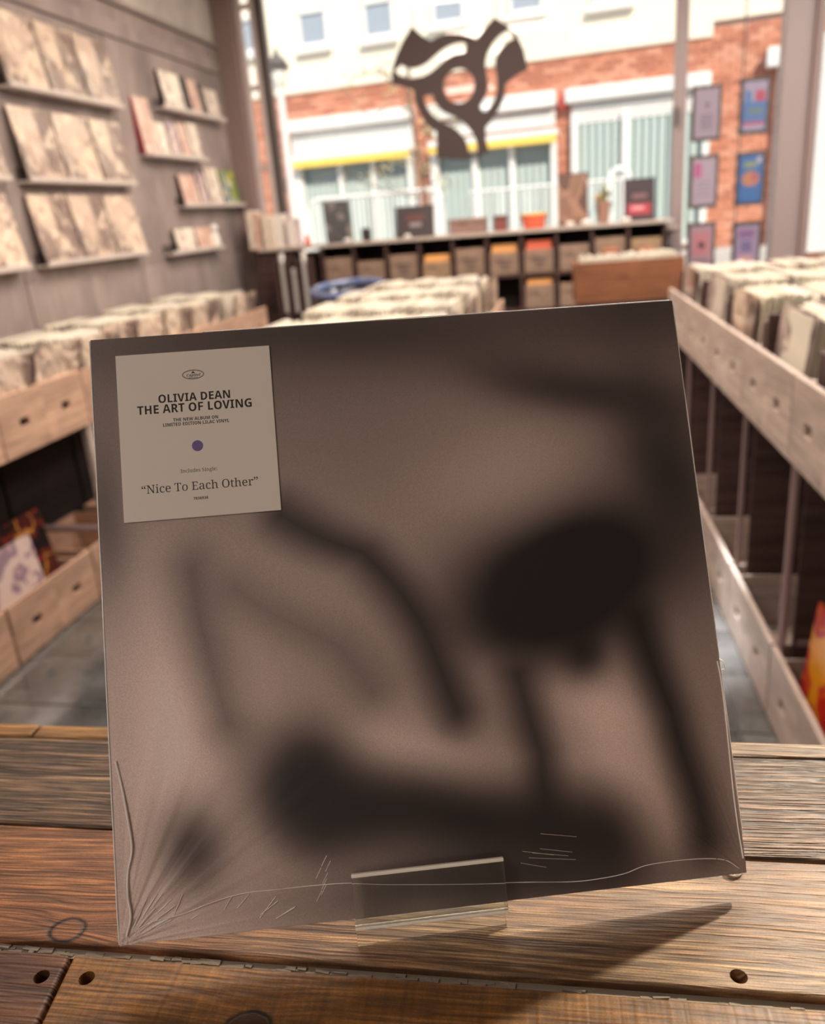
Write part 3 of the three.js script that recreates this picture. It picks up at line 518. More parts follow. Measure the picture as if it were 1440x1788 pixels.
[['pale', 0.14], ['lilac', 0.15], ['pinkish', 0.15], ['pale', 0.16]].forEach(([m, w], k) => single(-5.38 - k * 0.165, 1.91, w, 0.2 + 0.012 * k, 0.01, art[m], ['white cover beside the tall red-sided box', 'greyish lilac cover, second after the red box', 'tan cover, third after the red box', 'cream cover at the right end of the second far ledge'][k]));
ledge(-5.5, -6.58, 1.61, 'third small ledge of the far wall display');
[['pinkish', 0.26, 0.2], ['lilac', 0.14, 0.22], ['pale', 0.24, 0.26], ['green', 0.3, 0.25]].reduce((z, [m, w, h], k) => { single(z - w / 2, 1.61, w, h, 0.012, art[m], ['pinkish cover at the left end of the third far ledge', 'lilac striped cover on the third far ledge', 'tall cream cover on the third far ledge', 'green, yellow and blue cover at the right end of the third far ledge'][k]); return z - w - 0.02; }, -5.54);
ledge(-5.2, -6.05, 1.32, 'lowest small ledge of the far wall display');
single(-5.48, 1.32, 0.3, 0.15, 0.012, art.pale, 'cream cover on the left of the lowest far ledge'); single(-5.8, 1.32, 0.28, 0.15, 0.012, art.pinkish, 'cream pinkish cover on the right of the lowest far ledge', -0.2);
{ const t = thing('figurine', 'small white rounded ornament on the lowest far ledge', 'ornament', [-2.555, 1.322, -5.955]); mesh('body', lathe([[0, 0], [0.035, 0], [0.04, 0.03], [0.03, 0.08], [0.018, 0.11], [0, 0.115]], 20), mat.white, t); mesh('head', new THREE.SphereGeometry(0.03, 16, 12), mat.white, t, [0, 0.135, 0]); }

// ------------------------------------------------------------------ window shelf of cubbies
{
  const t = thing('window_shelf', 'low dark wooden cubby shelf running under the shop window', 'shelf', [-0.62, 0, -6.44]);
  mesh('top_board', bx(3.05, 0.022, 0.34, 0.004), mat.shelfTop, t, [-0.22, 1.268, 0]);
  mesh('back_board', bx(2.52, 1.25, 0.012), mat.dark, t, [0, 0.63, -0.15]);
  for (let i = 0; i <= 10; i++) mesh('divider', bx(0.024, 1.25, 0.29, 0.002), mat.shelfWood, t, [-1.25 + i * 0.25, 0.628, 0.005]);
  for (const y of [0.02, 0.385, 0.71, 0.965]) mesh('shelf_board', bx(2.5, 0.02, 0.28), mat.shelfWood, t, [0, y, 0]);
  mesh('end_cabinet', bx(0.3, 1.25, 0.28, 0.004), mat.shelfWood, t, [-1.62, 0.63, 0]);
}
const kraft = M([0.42, 0.28, 0.2], { map: plyT, roughness: 0.85 }), kraft2 = M([0.5, 0.33, 0.2], { map: plyT, roughness: 0.85 });
function cardBox(x, y, w, h, label, wood, stuffCol) {
  const t = thing('cardboard_box', label, 'box', [x, y, -6.42]);
  mesh('front_wall', bx(w, h, 0.008, 0.002), wood, t, [0, h / 2, 0.12]); mesh('back_wall', bx(w, h, 0.008), wood, t, [0, h / 2, -0.12]);
  for (const s of [-1, 1]) mesh('side_wall', bx(0.008, h, 0.24), wood, t, [s * (w / 2 - 0.004), h / 2, 0]);
  mesh('bottom', bx(w, 0.008, 0.24), wood, t, [0, 0.004, 0]);
  if (stuffCol) for (let k = 0; k < 3; k++) mesh('print_block', bx(w * (0.5 - 0.1 * k), h * 0.09, 0.002), stuffCol, t, [0, h * (0.62 - 0.17 * k), 0.1245]);
  return t;
}
function singles(x, y, w, h, m, label) { const t = thing('singles_pack', label, 'record', [x, y, -6.4]); for (let k = 0; k < 6; k++) mesh('sleeve', bx(w, h - 0.006 * (k % 3), 0.006), m, t, [0, h / 2, 0.08 - 0.03 * k], [-0.06, 0, 0]); }
const inkB = M([0.12, 0.08, 0.07]), inkR = M([0.6, 0.2, 0.1]), orange = M([0.75, 0.36, 0.12], { roughness: 0.5 }), redM = M([0.72, 0.14, 0.07], { roughness: 0.5 });
const place = ['first', 'second', 'third', 'fourth', 'fifth', 'sixth', 'seventh', 'eighth', 'ninth', 'tenth'];
[[0.2, null, null], [0.16, null, null], [0.19, inkB, null], [0.15, null, orange], [0.2, inkB, null], [0.19, inkB, orange], [0.2, inkB, redM], [0.18, null, null], [0.21, inkR, null], [0.19, inkR, null]].forEach(([h, ink, cont], i) => {
  const x = -1.745 + 0.25 * i;
  cardBox(x, 0.977, 0.205, cont ? h * 0.82 : h, `cardboard singles box in the ${place[i]} upper cubby from the left of the window shelf`, i === 9 || i === 3 ? kraft2 : kraft, ink);
  if (cont) singles(x, 0.987, 0.18, h + 0.01, cont, `${cont === redM ? 'red' : 'orange'}-topped singles filed in the ${place[i]} upper cubby box`);
});
for (const [i, c] of [[1, null], [3, null], [6, orange], [7, null], [8, kraft2]]) { const x = -1.745 + 0.25 * i; cardBox(x, 0.722, 0.205, 0.17, `cardboard singles box in the ${place[i]} lower cubby from the left of the window shelf`, kraft, null); if (c) singles(x, 0.732, 0.18, 0.2, c, `${c === orange ? 'orange' : 'tan'} singles filed in the ${place[i]} lower cubby box`); }
// things on the shelf top
const TY = 1.28;
function poster(x, z, w, h, m, label, lean = -0.18, turn = 0) { const t = thing('propped_album', label, 'record', [x, TY, z], turn); t.rotation.order = 'YXZ'; t.rotation.x = lean; mesh('cover', coverGeo(w, h, 0.01), m, t, [0, h / 2, 0]); mesh('rim', merge([moved(bx(w + 0.01, 0.006, 0.012), 0, h, 0), moved(bx(w + 0.01, 0.006, 0.012), 0, 0.003, 0)]), mat.black, t); return t; }
const coverA = P(1, { map: canvasTex(96, 72, (c) => { c.fillStyle = '#3a3031'; c.fillRect(0, 0, 96, 72); c.fillStyle = '#8d8484'; c.fillRect(34, 38, 30, 9); c.fillStyle = '#5e3634'; c.fillRect(26, 20, 46, 12); }), roughness: 0.45 }), coverB = P(1, { map: canvasTex(72, 96, (c) => { c.fillStyle = '#3b2e34'; c.fillRect(0, 0, 72, 96); c.fillStyle = '#a03a44'; c.fillRect(8, 56, 56, 26); c.fillStyle = '#7d5a5e'; c.fillRect(20, 34, 34, 10); c.fillStyle = '#d09096'; c.fillRect(18, 62, 30, 9); }), roughness: 0.45 });
poster(-1.74, -6.4, 0.2, 0.3, art.dark, 'dark album cover propped at the left of the window shelf', -0.16, 0.5);
poster(-1.16, -6.42, 0.29, 0.22, coverA, 'wide dark album cover propped on the window shelf, left of the flat brown box');
poster(0.0, -6.42, 0.21, 0.35, art.brown, 'tall brown album cover propped on the window shelf, left of the cactus', -0.1);
poster(0.46, -6.42, 0.21, 0.28, coverB, 'black and red album cover propped right of the cactus', -0.12);
{ const t = thing('storage_box', 'flat reddish brown wooden box lying on the window shelf', 'box', [-0.76, TY, -6.44]); mesh('body', bx(0.27, 0.085, 0.16, 0.004), M([0.42, 0.26, 0.22], { map: plyT }), t, [0, 0.0425, 0]); mesh('lid', bx(0.28, 0.02, 0.17, 0.004), M([0.5, 0.3, 0.25], { map: plyT }), t, [0, 0.095, 0]); }
{ const t = thing('small_box', 'small dark maroon box standing right of the flat brown box', 'box', [-0.52, TY, -6.44]); mesh('body', bx(0.09, 0.08, 0.09, 0.003), M([0.2, 0.06, 0.05]), t, [0, 0.04, 0]); mesh('lid', bx(0.096, 0.028, 0.096, 0.003), M([0.14, 0.04, 0.04]), t, [0, 0.093, 0]); }
{ const t = thing('bowl', 'red bowl with a yellow inside on the window shelf', 'bowl', [-0.28, TY, -6.44]); mesh('shell', lathe([[0, 0], [0.07, 0], [0.078, 0.01], [0.094, 0.1], [0.09, 0.1], [0.072, 0.016], [0, 0.014]], 36), redM, t); mesh('yellow_rim', new THREE.TorusGeometry(0.092, 0.006, 8, 36), mat.yellow, t, [0, 0.098, 0], [Math.PI / 2, 0, 0]); mesh('contents', lathe([[0, 0.075], [0.06, 0.07], [0.082, 0.06]], 24), orange, t); }
{ const t = thing('speaker', 'small black cylindrical speaker between the two dark covers', 'speaker', [-1.54, TY, -6.44]); mesh('body', lathe([[0, 0], [0.034, 0], [0.037, 0.006], [0.037, 0.085], [0.03, 0.092], [0, 0.092]], 24), mat.black, t); mesh('ring', new THREE.TorusGeometry(0.032, 0.004, 8, 24), M([0.3, 0.3, 0.35]), t, [0, 0.09, 0], [Math.PI / 2, 0, 0]); }
{ const t = thing('potted_cactus', 'small cactus with round arms in a brown pot on the window shelf', 'plant', [0.215, TY, -6.44]); const green = M([0.16, 0.15, 0.07], { roughness: 0.8 });
  mesh('pot', lathe([[0, 0], [0.032, 0], [0.036, 0.01], [0.047, 0.13], [0.05, 0.135], [0.05, 0.15], [0.044, 0.15], [0.04, 0.12], [0, 0.118]], 28), M([0.33, 0.18, 0.13]), t);
  mesh('stem', lathe([[0, 0.11], [0.02, 0.115], [0.025, 0.16], [0.022, 0.22], [0.012, 0.25], [0, 0.255]], 16), green, t); mesh('arm', new THREE.SphereGeometry(0.024, 16, 12), M([0.38, 0.25, 0.09], { roughness: 0.8 }), t, [-0.04, 0.175, 0.01]); mesh('arm', new THREE.SphereGeometry(0.018, 16, 12), green, t, [0.03, 0.195, 0]); }
{ const t = thing('figurine', 'tiny red ornament on the window shelf, left of the dark propped cover', 'ornament', [-2.0, TY, -6.4]); mesh('body', lathe([[0, 0], [0.028, 0], [0.024, 0.03], [0.012, 0.055], [0, 0.058]], 16), redM, t); mesh('head', new THREE.SphereGeometry(0.016, 12, 10), redM, t, [0, 0.065, 0]); }
[[-2.47, 'pale'], [-2.42, 'pinkish'], [-2.35, 'pale'], [-2.3, 'pale']].forEach(([x, m], k) => { const t = thing('paperback', ['white', 'pink-spined', 'pale', 'cream'][k] + ' book standing upright at the left end of the window shelf, ' + ['leftmost', 'second', 'third', 'fourth'][k] + ' of its row', 'book', [x + 0.06, TY, -6.4]); mesh('cover', coverGeo(0.045, 0.28 - 0.02 * k, 0.19), art[m], t, [0, 0.14 - 0.01 * k, 0]); mesh('pages', bx(0.036, 0.262 - 0.02 * k, 0.19), mat.card, t, [0, 0.14 - 0.01 * k, -0.004]); });
[[-2.19, 0.24, 'pale'], [-2.09, 0.2, 'lilac']].forEach(([x, h, m], k) => { const t = thing('paperback', ['white booklet standing beside the row of upright books', 'lilac grey booklet standing right of the white booklet'][k], 'book', [x, TY, -6.38]); mesh('cover', coverGeo(0.07, h, 0.14), art[m], t, [0, h / 2, 0]); mesh('pages', bx(0.06, h - 0.016, 0.136), mat.card, t, [0, h / 2, 0.004]); });
[[-0.02, 'round pale pebble before the tall brown cover', 0.02], [0.09, 'larger white pebble right of the tall brown cover', 0.024], [0.37, 'white pebble below the black and red cover', 0.02], [-1.2, 'pale pebble before the wide dark cover', 0.018], [-1.66, 'white pebble right of the dark propped cover', 0.02]].forEach(([x, l, r]) => { const g = new THREE.SphereGeometry(r, 16, 10); g.scale(1.4, 0.8, 1); tag(mesh('pebble', g, mat.white, scene, [x, TY + r * 0.8, -6.31]), l, 'pebble'); });

// rack with white rolls at the left end of the window shelf
{
  const t = thing('roll_rack', 'dark open rack holding white rolled posters at the left end of the window shelf', 'rack', [-2.04, 0, -6.14]);
  for (const x of [-0.13, -0.045, 0.04, 0.125]) mesh('upright', bx(0.02, 1.2, 0.14, 0.002), mat.shelfWood, t, [x, 0.6, 0]);
  for (const y of [0.02, 0.55, 0.8]) mesh('shelf_board', bx(0.27, 0.015, 0.14), mat.shelfWood, t, [0, y, 0]);
  mesh('back_board', bx(0.27, 1.18, 0.01), mat.dark, t, [0, 0.6, -0.07]);
  [[-0.088, 0.815, 0.43, 0.02], [-0.002, 0.815, 0.32, 0.02], [0.083, 0.815, 0.43, 0.02], [-0.088, 0.56, 0.22, 0.02], [0.083, 0.56, 0.22, 0.02]].forEach(([x, y, h, r], k) => {
    const o = thing('rolled_poster', ['tall white roll in the left bay of the dark rack', 'shorter white roll in the middle bay of the dark rack', 'tall white roll in the right bay of the dark rack', 'white roll in the lower left bay of the dark rack', 'greyish roll in the lower right bay of the dark rack'][k], 'roll', [-2.04 + x, y, -6.12]);
    mesh('paper', lathe([[r - 0.004, 0], [r, 0], [r, h], [r - 0.004, h], [r - 0.004, 0.01]], 20), k > 3 ? M([0.5, 0.46, 0.45]) : mat.white, o); mesh('band', new THREE.TorusGeometry(r, 0.002, 6, 20), inkB, o, [0, h * 0.8, 0], [Math.PI / 2, 0, 0]);
  });
}
// round dark tub chair with a shiny blue rim
{
  const t = thing('tub_chair', 'round black tub chair with a glossy blue rim beside the middle island', 'chair', [-1.5, 0, -5.62]);
  const ring = new THREE.TorusGeometry(0.25, 0.028, 14, 48); mesh('rim', ring, P([0.12, 0.16, 0.3], { roughness: 0.2, clearcoat: 1, clearcoatRoughness: 0.05 }), t, [0, 1.0, 0], [Math.PI / 2 + 0.1, 0, 0]);
  mesh('shell', lathe([[0, 0.72], [0.14, 0.73], [0.22, 0.8], [0.255, 0.99], [0.245, 0.99], [0.2, 0.82], [0, 0.76]], 40), P([0.03, 0.03, 0.045], { roughness: 0.3, clearcoat: 0.7 }), t); mesh('pedestal', lathe([[0, 0], [0.2, 0], [0.2, 0.02], [0.03, 0.05], [0.03, 0.72], [0, 0.73]], 24), mat.black, t);
}
// brown crate of records on a stand before the window shelf
{
  const t = thing('record_crate', 'red-brown wooden crate full of records before the right end of the window shelf', 'crate', [0.315, 0.86, -5.38], 0.05);
  mesh('front_panel', bx(0.63, 0.235, 0.018, 0.003), mat.brownPly, t, [0, 0.118, 0.16]); mesh('back_panel', bx(0.63, 0.235, 0.018, 0.003), mat.brownPly, t, [0, 0.118, -0.16]);
  for (const s of [-1, 1]) mesh('side_panel', bx(0.018, 0.235, 0.302, 0.003), mat.brownPly, t, [s * 0.306, 0.118, 0]); mesh('bottom_board', bx(0.594, 0.012, 0.3), mat.brownPly, t, [0, 0.006, 0]);
  const b = thing('crate_stand', 'dark low stand carrying the red-brown record crate', 'stand', [0.315, 0, -5.38], 0.05);
  mesh('table_board', bx(0.6, 0.03, 0.34, 0.004), mat.dark, b, [0, 0.843, 0]); for (const [x, z] of [[-0.27, 0.13], [0.27, 0.13], [-0.27, -0.13], [0.27, -0.13]]) mesh('leg', bx(0.035, 0.828, 0.035, 0.003), mat.dark, b, [x, 0.414, z]);
  const q = thing('record_stack', 'pale sleeved records filed in the red-brown crate, only their tops showing', 'records', [0.315, 0.874, -5.38], 0.05); q.userData.kind = 'stuff';
  seed = 9; const gs = []; for (let k = 0; k < 44; k++) gs.push(moved(bx(0.006, 0.24, 0.26), -0.28 + k * 0.013, 0.118 + rr(0, 0.02), 0, 0, 0, rr(-0.05, 0.05)));
  mesh('sleeves', merge(gs), edges[2], q);
}

// ------------------------------------------------------------------ cut-out adapter emblem hung in the window
{
  const t = thing('window_emblem', 'large dark cut-out of a three-armed single-record adapter hung in the shop window', 'sign', [-0.804, 2.291, ZF + 0.05]);
  const V = a => a.map(p => new THREE.Vector2(...p)), s = new THREE.Shape();
  const blades = [[[-0.316, 0.411], [-0.252, 0.351], [-0.186, 0.306]], [[0.142, 0.281], [0.208, 0.348], [0.273, 0.403], [0.35, 0.354], [0.425, 0.283], [0.472, 0.181], [0.497, 0.059], [0.409, 0.025], [0.336, -0.022]], [[0.18, -0.291], [0.179, -0.378], [0.197, -0.455], [0.113, -0.486], [0.021, -0.495], [-0.088, -0.484], [-0.196, -0.46], [-0.186, -0.368], [-0.184, -0.285]], [[-0.335, 0.009], [-0.412, 0.034], [-0.485, 0.056], [-0.489, 0.107], [-0.481, 0.157], [-0.444, 0.24], [-0.388, 0.327], [-0.316, 0.411]]];
  const lobes = [[[-0.111, 0.333], [-0.031, 0.335], [0.064, 0.318], [0.142, 0.281]], [[0.325, -0.096], [0.29, -0.165], [0.239, -0.234], [0.18, -0.291]], [[-0.24, -0.243], [-0.286, -0.178], [-0.321, -0.093], [-0.335, 0.009]]];
  s.moveTo(...blades[0][0]); // outline: straight-edged blades joined by rounded hub lobes
  blades.forEach((b, k) => { b.slice(k ? 1 : 1).forEach(p => s.lineTo(...p)); if (lobes[k]) s.splineThru(V(lobes[k])); });
  const hole = new THREE.Path(); hole.absarc(0, 0, 0.113, 0, Math.PI * 2, true); s.holes.push(hole);
  const slot = pts => { const mid = new THREE.SplineCurve(V(pts)).getPoints(28), L = [], R = [], n = mid.length - 1; mid.forEach((p, i) => { const b = mid[Math.max(0, i - 1)], c = mid[Math.min(n, i + 1)], dx = c.x - b.x, dy = c.y - b.y, l = Math.hypot(dx, dy), w = 0.034 * (i === n ? 0.55 : 1); L.push([p.x - dy / l * w, p.y + dx / l * w]); R.push([p.x + dy / l * w, p.y - dx / l * w]); }); const h = new THREE.Path(), loop = [...L, ...R.reverse()]; h.moveTo(...loop[0]); loop.slice(1).forEach(p => h.lineTo(...p)); h.lineTo(...loop[0]); s.holes.push(h); };
  slot([[-0.436, 0.163], [-0.412, 0.136], [-0.339, 0.114], [-0.264, 0.121], [-0.205, 0.144], [-0.137, 0.187], [-0.07, 0.223], [-0.004, 0.24], [0.063, 0.238]]);
  slot([[0.395, 0.29], [0.355, 0.277], [0.306, 0.247], [0.265, 0.203], [0.239, 0.156], [0.232, 0.1], [0.242, 0.028], [0.239, -0.044], [0.217, -0.107], [0.16, -0.175]]);
  slot([[0.078, -0.462], [0.076, -0.399], [0.054, -0.34], [0.015, -0.288], [-0.032, -0.246], [-0.096, -0.211], [-0.16, -0.171], [-0.203, -0.119], [-0.223, -0.073], [-0.229, -0.035]]);
  const g = new THREE.ExtrudeGeometry(s, { depth: 0.018, bevelEnabled: false, curveSegments: 32 });
  mesh('cutout', g, M([0.05, 0.033, 0.031], { roughness: 0.8 }), t);
  for (const [x, y] of [[-0.31, 0.4], [0.28, 0.39]]) mesh('hanging_wire', cyl(0.002, 0.002, 0.83 - y + 0.0, 6), mat.frameDark, t, [x, (0.83 + y) / 2, 0.008]);
}
// poster holders on cables in the door glass
for (const [x, l] of [[1.045, 'left'], [1.19, 'right']]) if (l === 'right') tag(mesh('display_cable', cyl(0.005, 0.005, 2.3, 8), mat.frameDark, scene, [1.15, 2.15, ZF + 0.05]), 'thin dark display cable running down the door glass behind the posters', 'cable');
const canvasPoster = (bg, fn) => canvasTex(192, 320, (c, w, h) => { c.fillStyle = bg; c.fillRect(0, 0, w, h); fn(c, w, h); });
const posterArt = [
  canvasPoster('#a99fae', (c, w, h) => { c.fillStyle = '#6e6475'; c.beginPath(); c.moveTo(78, 92); c.lineTo(118, 92); c.lineTo(98, 138); c.fill(); for (let i = 0; i < 5; i++) c.fillRect(40, 170 + i * 22, 112, 8); }),
  canvasPoster('#5d83b8', (c, w, h) => { c.fillStyle = '#a9a3bd'; c.fillRect(0, 0, w, 130); c.fillStyle = '#b9566a'; c.fillRect(100, 60, 80, 70); c.fillStyle = '#4f86bd'; c.fillRect(20, 60, 46, 70); c.fillStyle = '#7a8a6a'; c.fillRect(50, 180, 110, 26); c.fillStyle = '#b25a78'; c.fillRect(10, 262, 172, 22); c.fillStyle = '#b5aac2'; c.fillRect(10, 284, 172, 30); }),
  canvasPoster('#b3a9b8', (c) => { c.fillStyle = '#c1699a'; c.fillRect(12, 30, 60, 100); c.fillStyle = '#9e94a6'; for (let i = 0; i < 4; i++) c.fillRect(30, 160 + i * 30, 130, 9); }),
  canvasPoster('#4a78b6', (c) => { c.fillStyle = '#c08a6a'; c.beginPath(); c.ellipse(98, 160, 74, 52, 0, 0, 7); c.fill(); c.fillStyle = '#b8657a'; c.beginPath(); c.arc(130, 150, 24, 0, 7); c.fill(); c.fillStyle = '#8b9f86'; c.fillRect(40, 40, 110, 44); c.fillStyle = '#c9c4d2'; c.fillRect(146, 14, 34, 40); }),
  canvasPoster('#b09aa6', (c) => { c.fillStyle = '#c88a92'; c.fillRect(20, 40, 150, 180); c.fillStyle = '#4c3a48'; c.beginPath(); c.arc(98, 140, 26, 0, 7); c.fill(); c.fillStyle = '#8b7583'; c.fillRect(24, 246, 144, 20); }),
  canvasPoster('#a597b3', (c) => { c.fillStyle = '#8d6f9c'; c.fillRect(30, 30, 130, 60); c.fillStyle = '#7f74a0'; c.fillRect(50, 110, 90, 80); c.fillStyle = '#d8a5a5'; c.fillRect(40, 216, 110, 40); }),
];
{
  const L = ['lavender poster with a small dark wedge, upper left', 'blue, red and white poster, upper right', 'pale poster with a pink corner, middle left', 'blue poster with an orange oval, middle right', 'pinkish poster with a dark disc, lower left', 'lilac poster with purple blocks, lower right'];
  const wob = (w, h, d) => { const s = new THREE.Shape(), n = 40, pts = []; for (let i = 0; i < n; i++) { const t = i / n * 4, e = Math.floor(t), q = t - e, j = 0.004 * Math.sin(i * 2.2); pts.push(e === 0 ? [-w / 2 + w * q, -h / 2 + j] : e === 1 ? [w / 2 + j, -h / 2 + h * q] : e === 2 ? [w / 2 - w * q, h / 2 + j] : [-w / 2 + j, h / 2 - h * q]); } s.moveTo(...pts[0]); pts.slice(1).forEach(p => s.lineTo(...p)); s.lineTo(...pts[0]); return new THREE.ExtrudeGeometry(s, { depth: d, bevelEnabled: false }); };
  const gF = wob(0.2, 0.36, 0.01), gS = coverGeo(0.156, 0.31, 0.003);
  [[0, 1.953], [1, 1.97], [2, 1.505], [3, 1.5], [4, 1.05], [5, 1.03]].forEach(([i, y]) => {
    const x = i % 2 ? 1.24 : 0.925, z = ZF + 0.02, t = thing('poster_holder', `${L[i]} in the six dark-edged holders`, 'poster', [x, y, z]);
    mesh('frame', gF, mat.frameDark, t, [0, 0, 0]); mesh('sheet', gS, M([0.7, 0.66, 0.68], { map: posterArt[i], roughness: 0.5 }), t, [0, 0, 0.0125]);
  });
}

// ------------------------------------------------------------------ the street
struct('street', bx(60, 0.2, 7), M([0.34, 0.32, 0.3], { roughness: 0.95 }), [0, -0.25, -10.4]);
{
  const b = thing('building', 'sunlit cream and red-brick building with shuttered shop windows across the street', 'building', [-1.5, 0, -14], -9 * D2R);
  mesh('plaster_wall', bx(11.45, 3.6, 0.3), mat.outCream, b, [-2.275, 5.22, -0.1]);
  mesh('plaster_wall', bx(6.2, 3.42, 0.3), mat.outCream, b, [6.55, 5.31, -0.1]);
  mesh('roof', bx(18, 0.25, 2), M([0.3, 0.14, 0.1]), b, [0.8, 7.15, -0.8]);
  mesh('brick_backing', bx(17.65, 3.7, 0.2), mat.mortar, b, [0.825, 1.75, -0.12]);
  { // bricks: real relief, too small to pick out one by one
    const bw = 0.215, bh = 0.065, cols = [[0.56, 0.22, 0.13], [0.63, 0.26, 0.16], [0.48, 0.18, 0.11], [0.66, 0.31, 0.2]], list = []; seed = 5;
    for (let j = 0; j < 47; j++) for (let i = 0; i < 78; i++) list.push([-7.9 + (i + (j % 2) * 0.5) * (bw + 0.01), 0.04 + j * (bh + 0.01)]);
    const im = new THREE.InstancedMesh(new THREE.BoxGeometry(bw, bh, 0.05), M(1, { roughness: 0.9 }), list.length), m4 = new THREE.Matrix4();
    list.forEach(([x, y], i) => { m4.makeTranslation(x, y, rr(-0.012, -0.004)); im.setMatrixAt(i, m4); const c = pick(cols); im.setColorAt(i, new THREE.Color(c[0], c[1], c[2])); });
    im.name = 'bricks'; im.userData.kind = 'stuff'; im.castShadow = im.receiveShadow = true; b.add(im);
  }
  const fr = (w, h, t, d) => merge([moved(bx(w, t, d), 0, h / 2 - t / 2, 0), moved(bx(w, t, d), 0, -h / 2 + t / 2, 0), moved(bx(t, h, d), -w / 2 + t / 2, 0, 0), moved(bx(t, h, d), w / 2 - t / 2, 0, 0)]);
  for (const [s, y0, w] of [[-2.51, 4.05, 0.5], [-1.4, 4.03, 0.5], [-0.29, 4.07, 0.5], [0.88, 4.05, 0.5], [2.08, 4.0, 0.56], [3.6, 4.1, 0.5], [-3.8, 4.1, 0.5]]) {
    const h = 0.5; const f = mesh('upper_window', fr(w, h, 0.045, 0.06), mat.outWhite, b, [s, y0 + h / 2, 0.07]);
    mesh('pane', bx(w - 0.08, h - 0.08, 0.012), mat.upperPane, f, [0, 0, -0.01]); mesh('sill', bx(w + 0.1, 0.09, 0.12, 0.008), mat.outWhite, f, [0, -h / 2 - 0.05, 0.03]);
  }
  // shop windows: posts, panes, blinds (each a strip of thin louvres)
  const slats = (w, h, step, t) => { const a = []; for (let x = -w / 2 + step / 2; x < w / 2; x += step) a.push(moved(bx(step * 0.6, h, 0.006), x, 0, 0, 0, t, 0)); return merge(a); };
  const hs = (w, h, step) => { const a = []; for (let y = -h / 2 + step / 2; y < h / 2; y += step) a.push(moved(bx(w, step * 0.86, 0.03, 0.006), 0, y, 0)); return merge(a); };
  function shop(s0, s1, y0, y1, posts, pw, lift) {
    const w = s1 - s0, f = mesh('shop_window', bx(w, 0.08, 0.1, 0.006), mat.outWhite, b, [(s0 + s1) / 2, y0, 0.1]);
    mesh('pane', bx(w, y1 - y0, 0.02), mat.shopPane, f, [0, (y1 - y0) / 2, -0.055]);
    const bl = mesh('blinds', slats(w - 0.1, y1 - y0 - 0.1 - lift, 0.11, 0.25), mat.blind, f, [0, (y1 - y0 - lift) / 2, -0.02]); bl.userData.kind = 'stuff';
    for (const p of posts) mesh('post', bx(pw, y1 - y0 + 0.1, 0.1, 0.008), mat.outWhite, f, [p - (s0 + s1) / 2, (y1 - y0) / 2, 0.02]);
  }
  shop(-3.1, -0.97, 0.75, 2.36, [-2.98, -2.25, -1.67, -1.04], 0.075, 0.25);
  shop(-0.66, 1.3, 0.75, 2.36, [-0.6, 0.03, 0.62, 1.26], 0.085, 0.3);
  shop(1.5, 3.46, 0.75, 2.56, [1.57, 2.3, 3.02, 3.42], 0.09, 0);
  for (const [s, w] of [[-3.03, 0.1], [-0.62, 0.12]]) mesh('white_post', bx(w, 2.3, 0.12, 0.01), mat.outWhite, b, [s, 1.15, 0.14]);
  for (const [s0, s1, y0, y1] of [[-3.16, -0.93, 2.83, 3.02], [-0.68, 1.3, 2.77, 2.99], [1.44, 3.46, 2.78, 2.98]]) mesh('shutter_box', bx(s1 - s0, y1 - y0, 0.22, 0.03), mat.outWhite, b, [(s0 + s1) / 2, (y0 + y1) / 2, 0.11]);
  for (const [s0, s1, y0, y1] of [[-3.1, -0.97, 2.4, 2.82], [-0.64, 1.28, 2.52, 2.74], [1.52, 3.42, 2.5, 2.76]]) mesh('roller_shutter', hs(s1 - s0, y1 - y0, 0.052), mat.outWhite, b, [(s0 + s1) / 2, (y0 + y1) / 2, 0.08]).userData.kind = 'stuff';
  for (const [s0, s1] of [[-3.14, -0.96], [-0.66, 1.34]]) { const a = mesh('awning', bx(s1 - s0, 0.09, 0.3, 0.02), mat.outWhite, b, [(s0 + s1) / 2, 2.42, 0.2]); mesh('yellow_fringe', bx(s1 - s0, 0.1, 0.02, 0.004), mat.yellow, a, [0, -0.09, 0.15]); }
  { const l = mesh('wall_lamp', lathe([[0, 0], [0.05, 0], [0.06, 0.02], [0.055, 0.16], [0.03, 0.2], [0, 0.2]], 20), M([0.6, 0.08, 0.06], { roughness: 0.4 }), b, [1.4, 2.72, 0.1]); mesh('bracket', bx(0.03, 0.05, 0.12), mat.black, l, [0, 0.1, -0.06]); }
  mesh('shutter_box', bx(0.26, 0.24, 0.24, 0.02), mat.outWhite, b, [4.28, 3.05, 0.14]); mesh('downpipe', cyl(0.045, 0.045, 2.95, 14), mat.outWhite, b, [4.34, 1.48, 0.1]);
  mesh('roller_shutter', hs(1.7, 2.8, 0.075), mat.outWhite, b, [5.5, 1.9, 0.1]).userData.kind = 'stuff'; mesh('white_post', bx(0.16, 3.2, 0.14, 0.01), mat.outWhite, b, [4.62, 1.65, 0.12]);
}
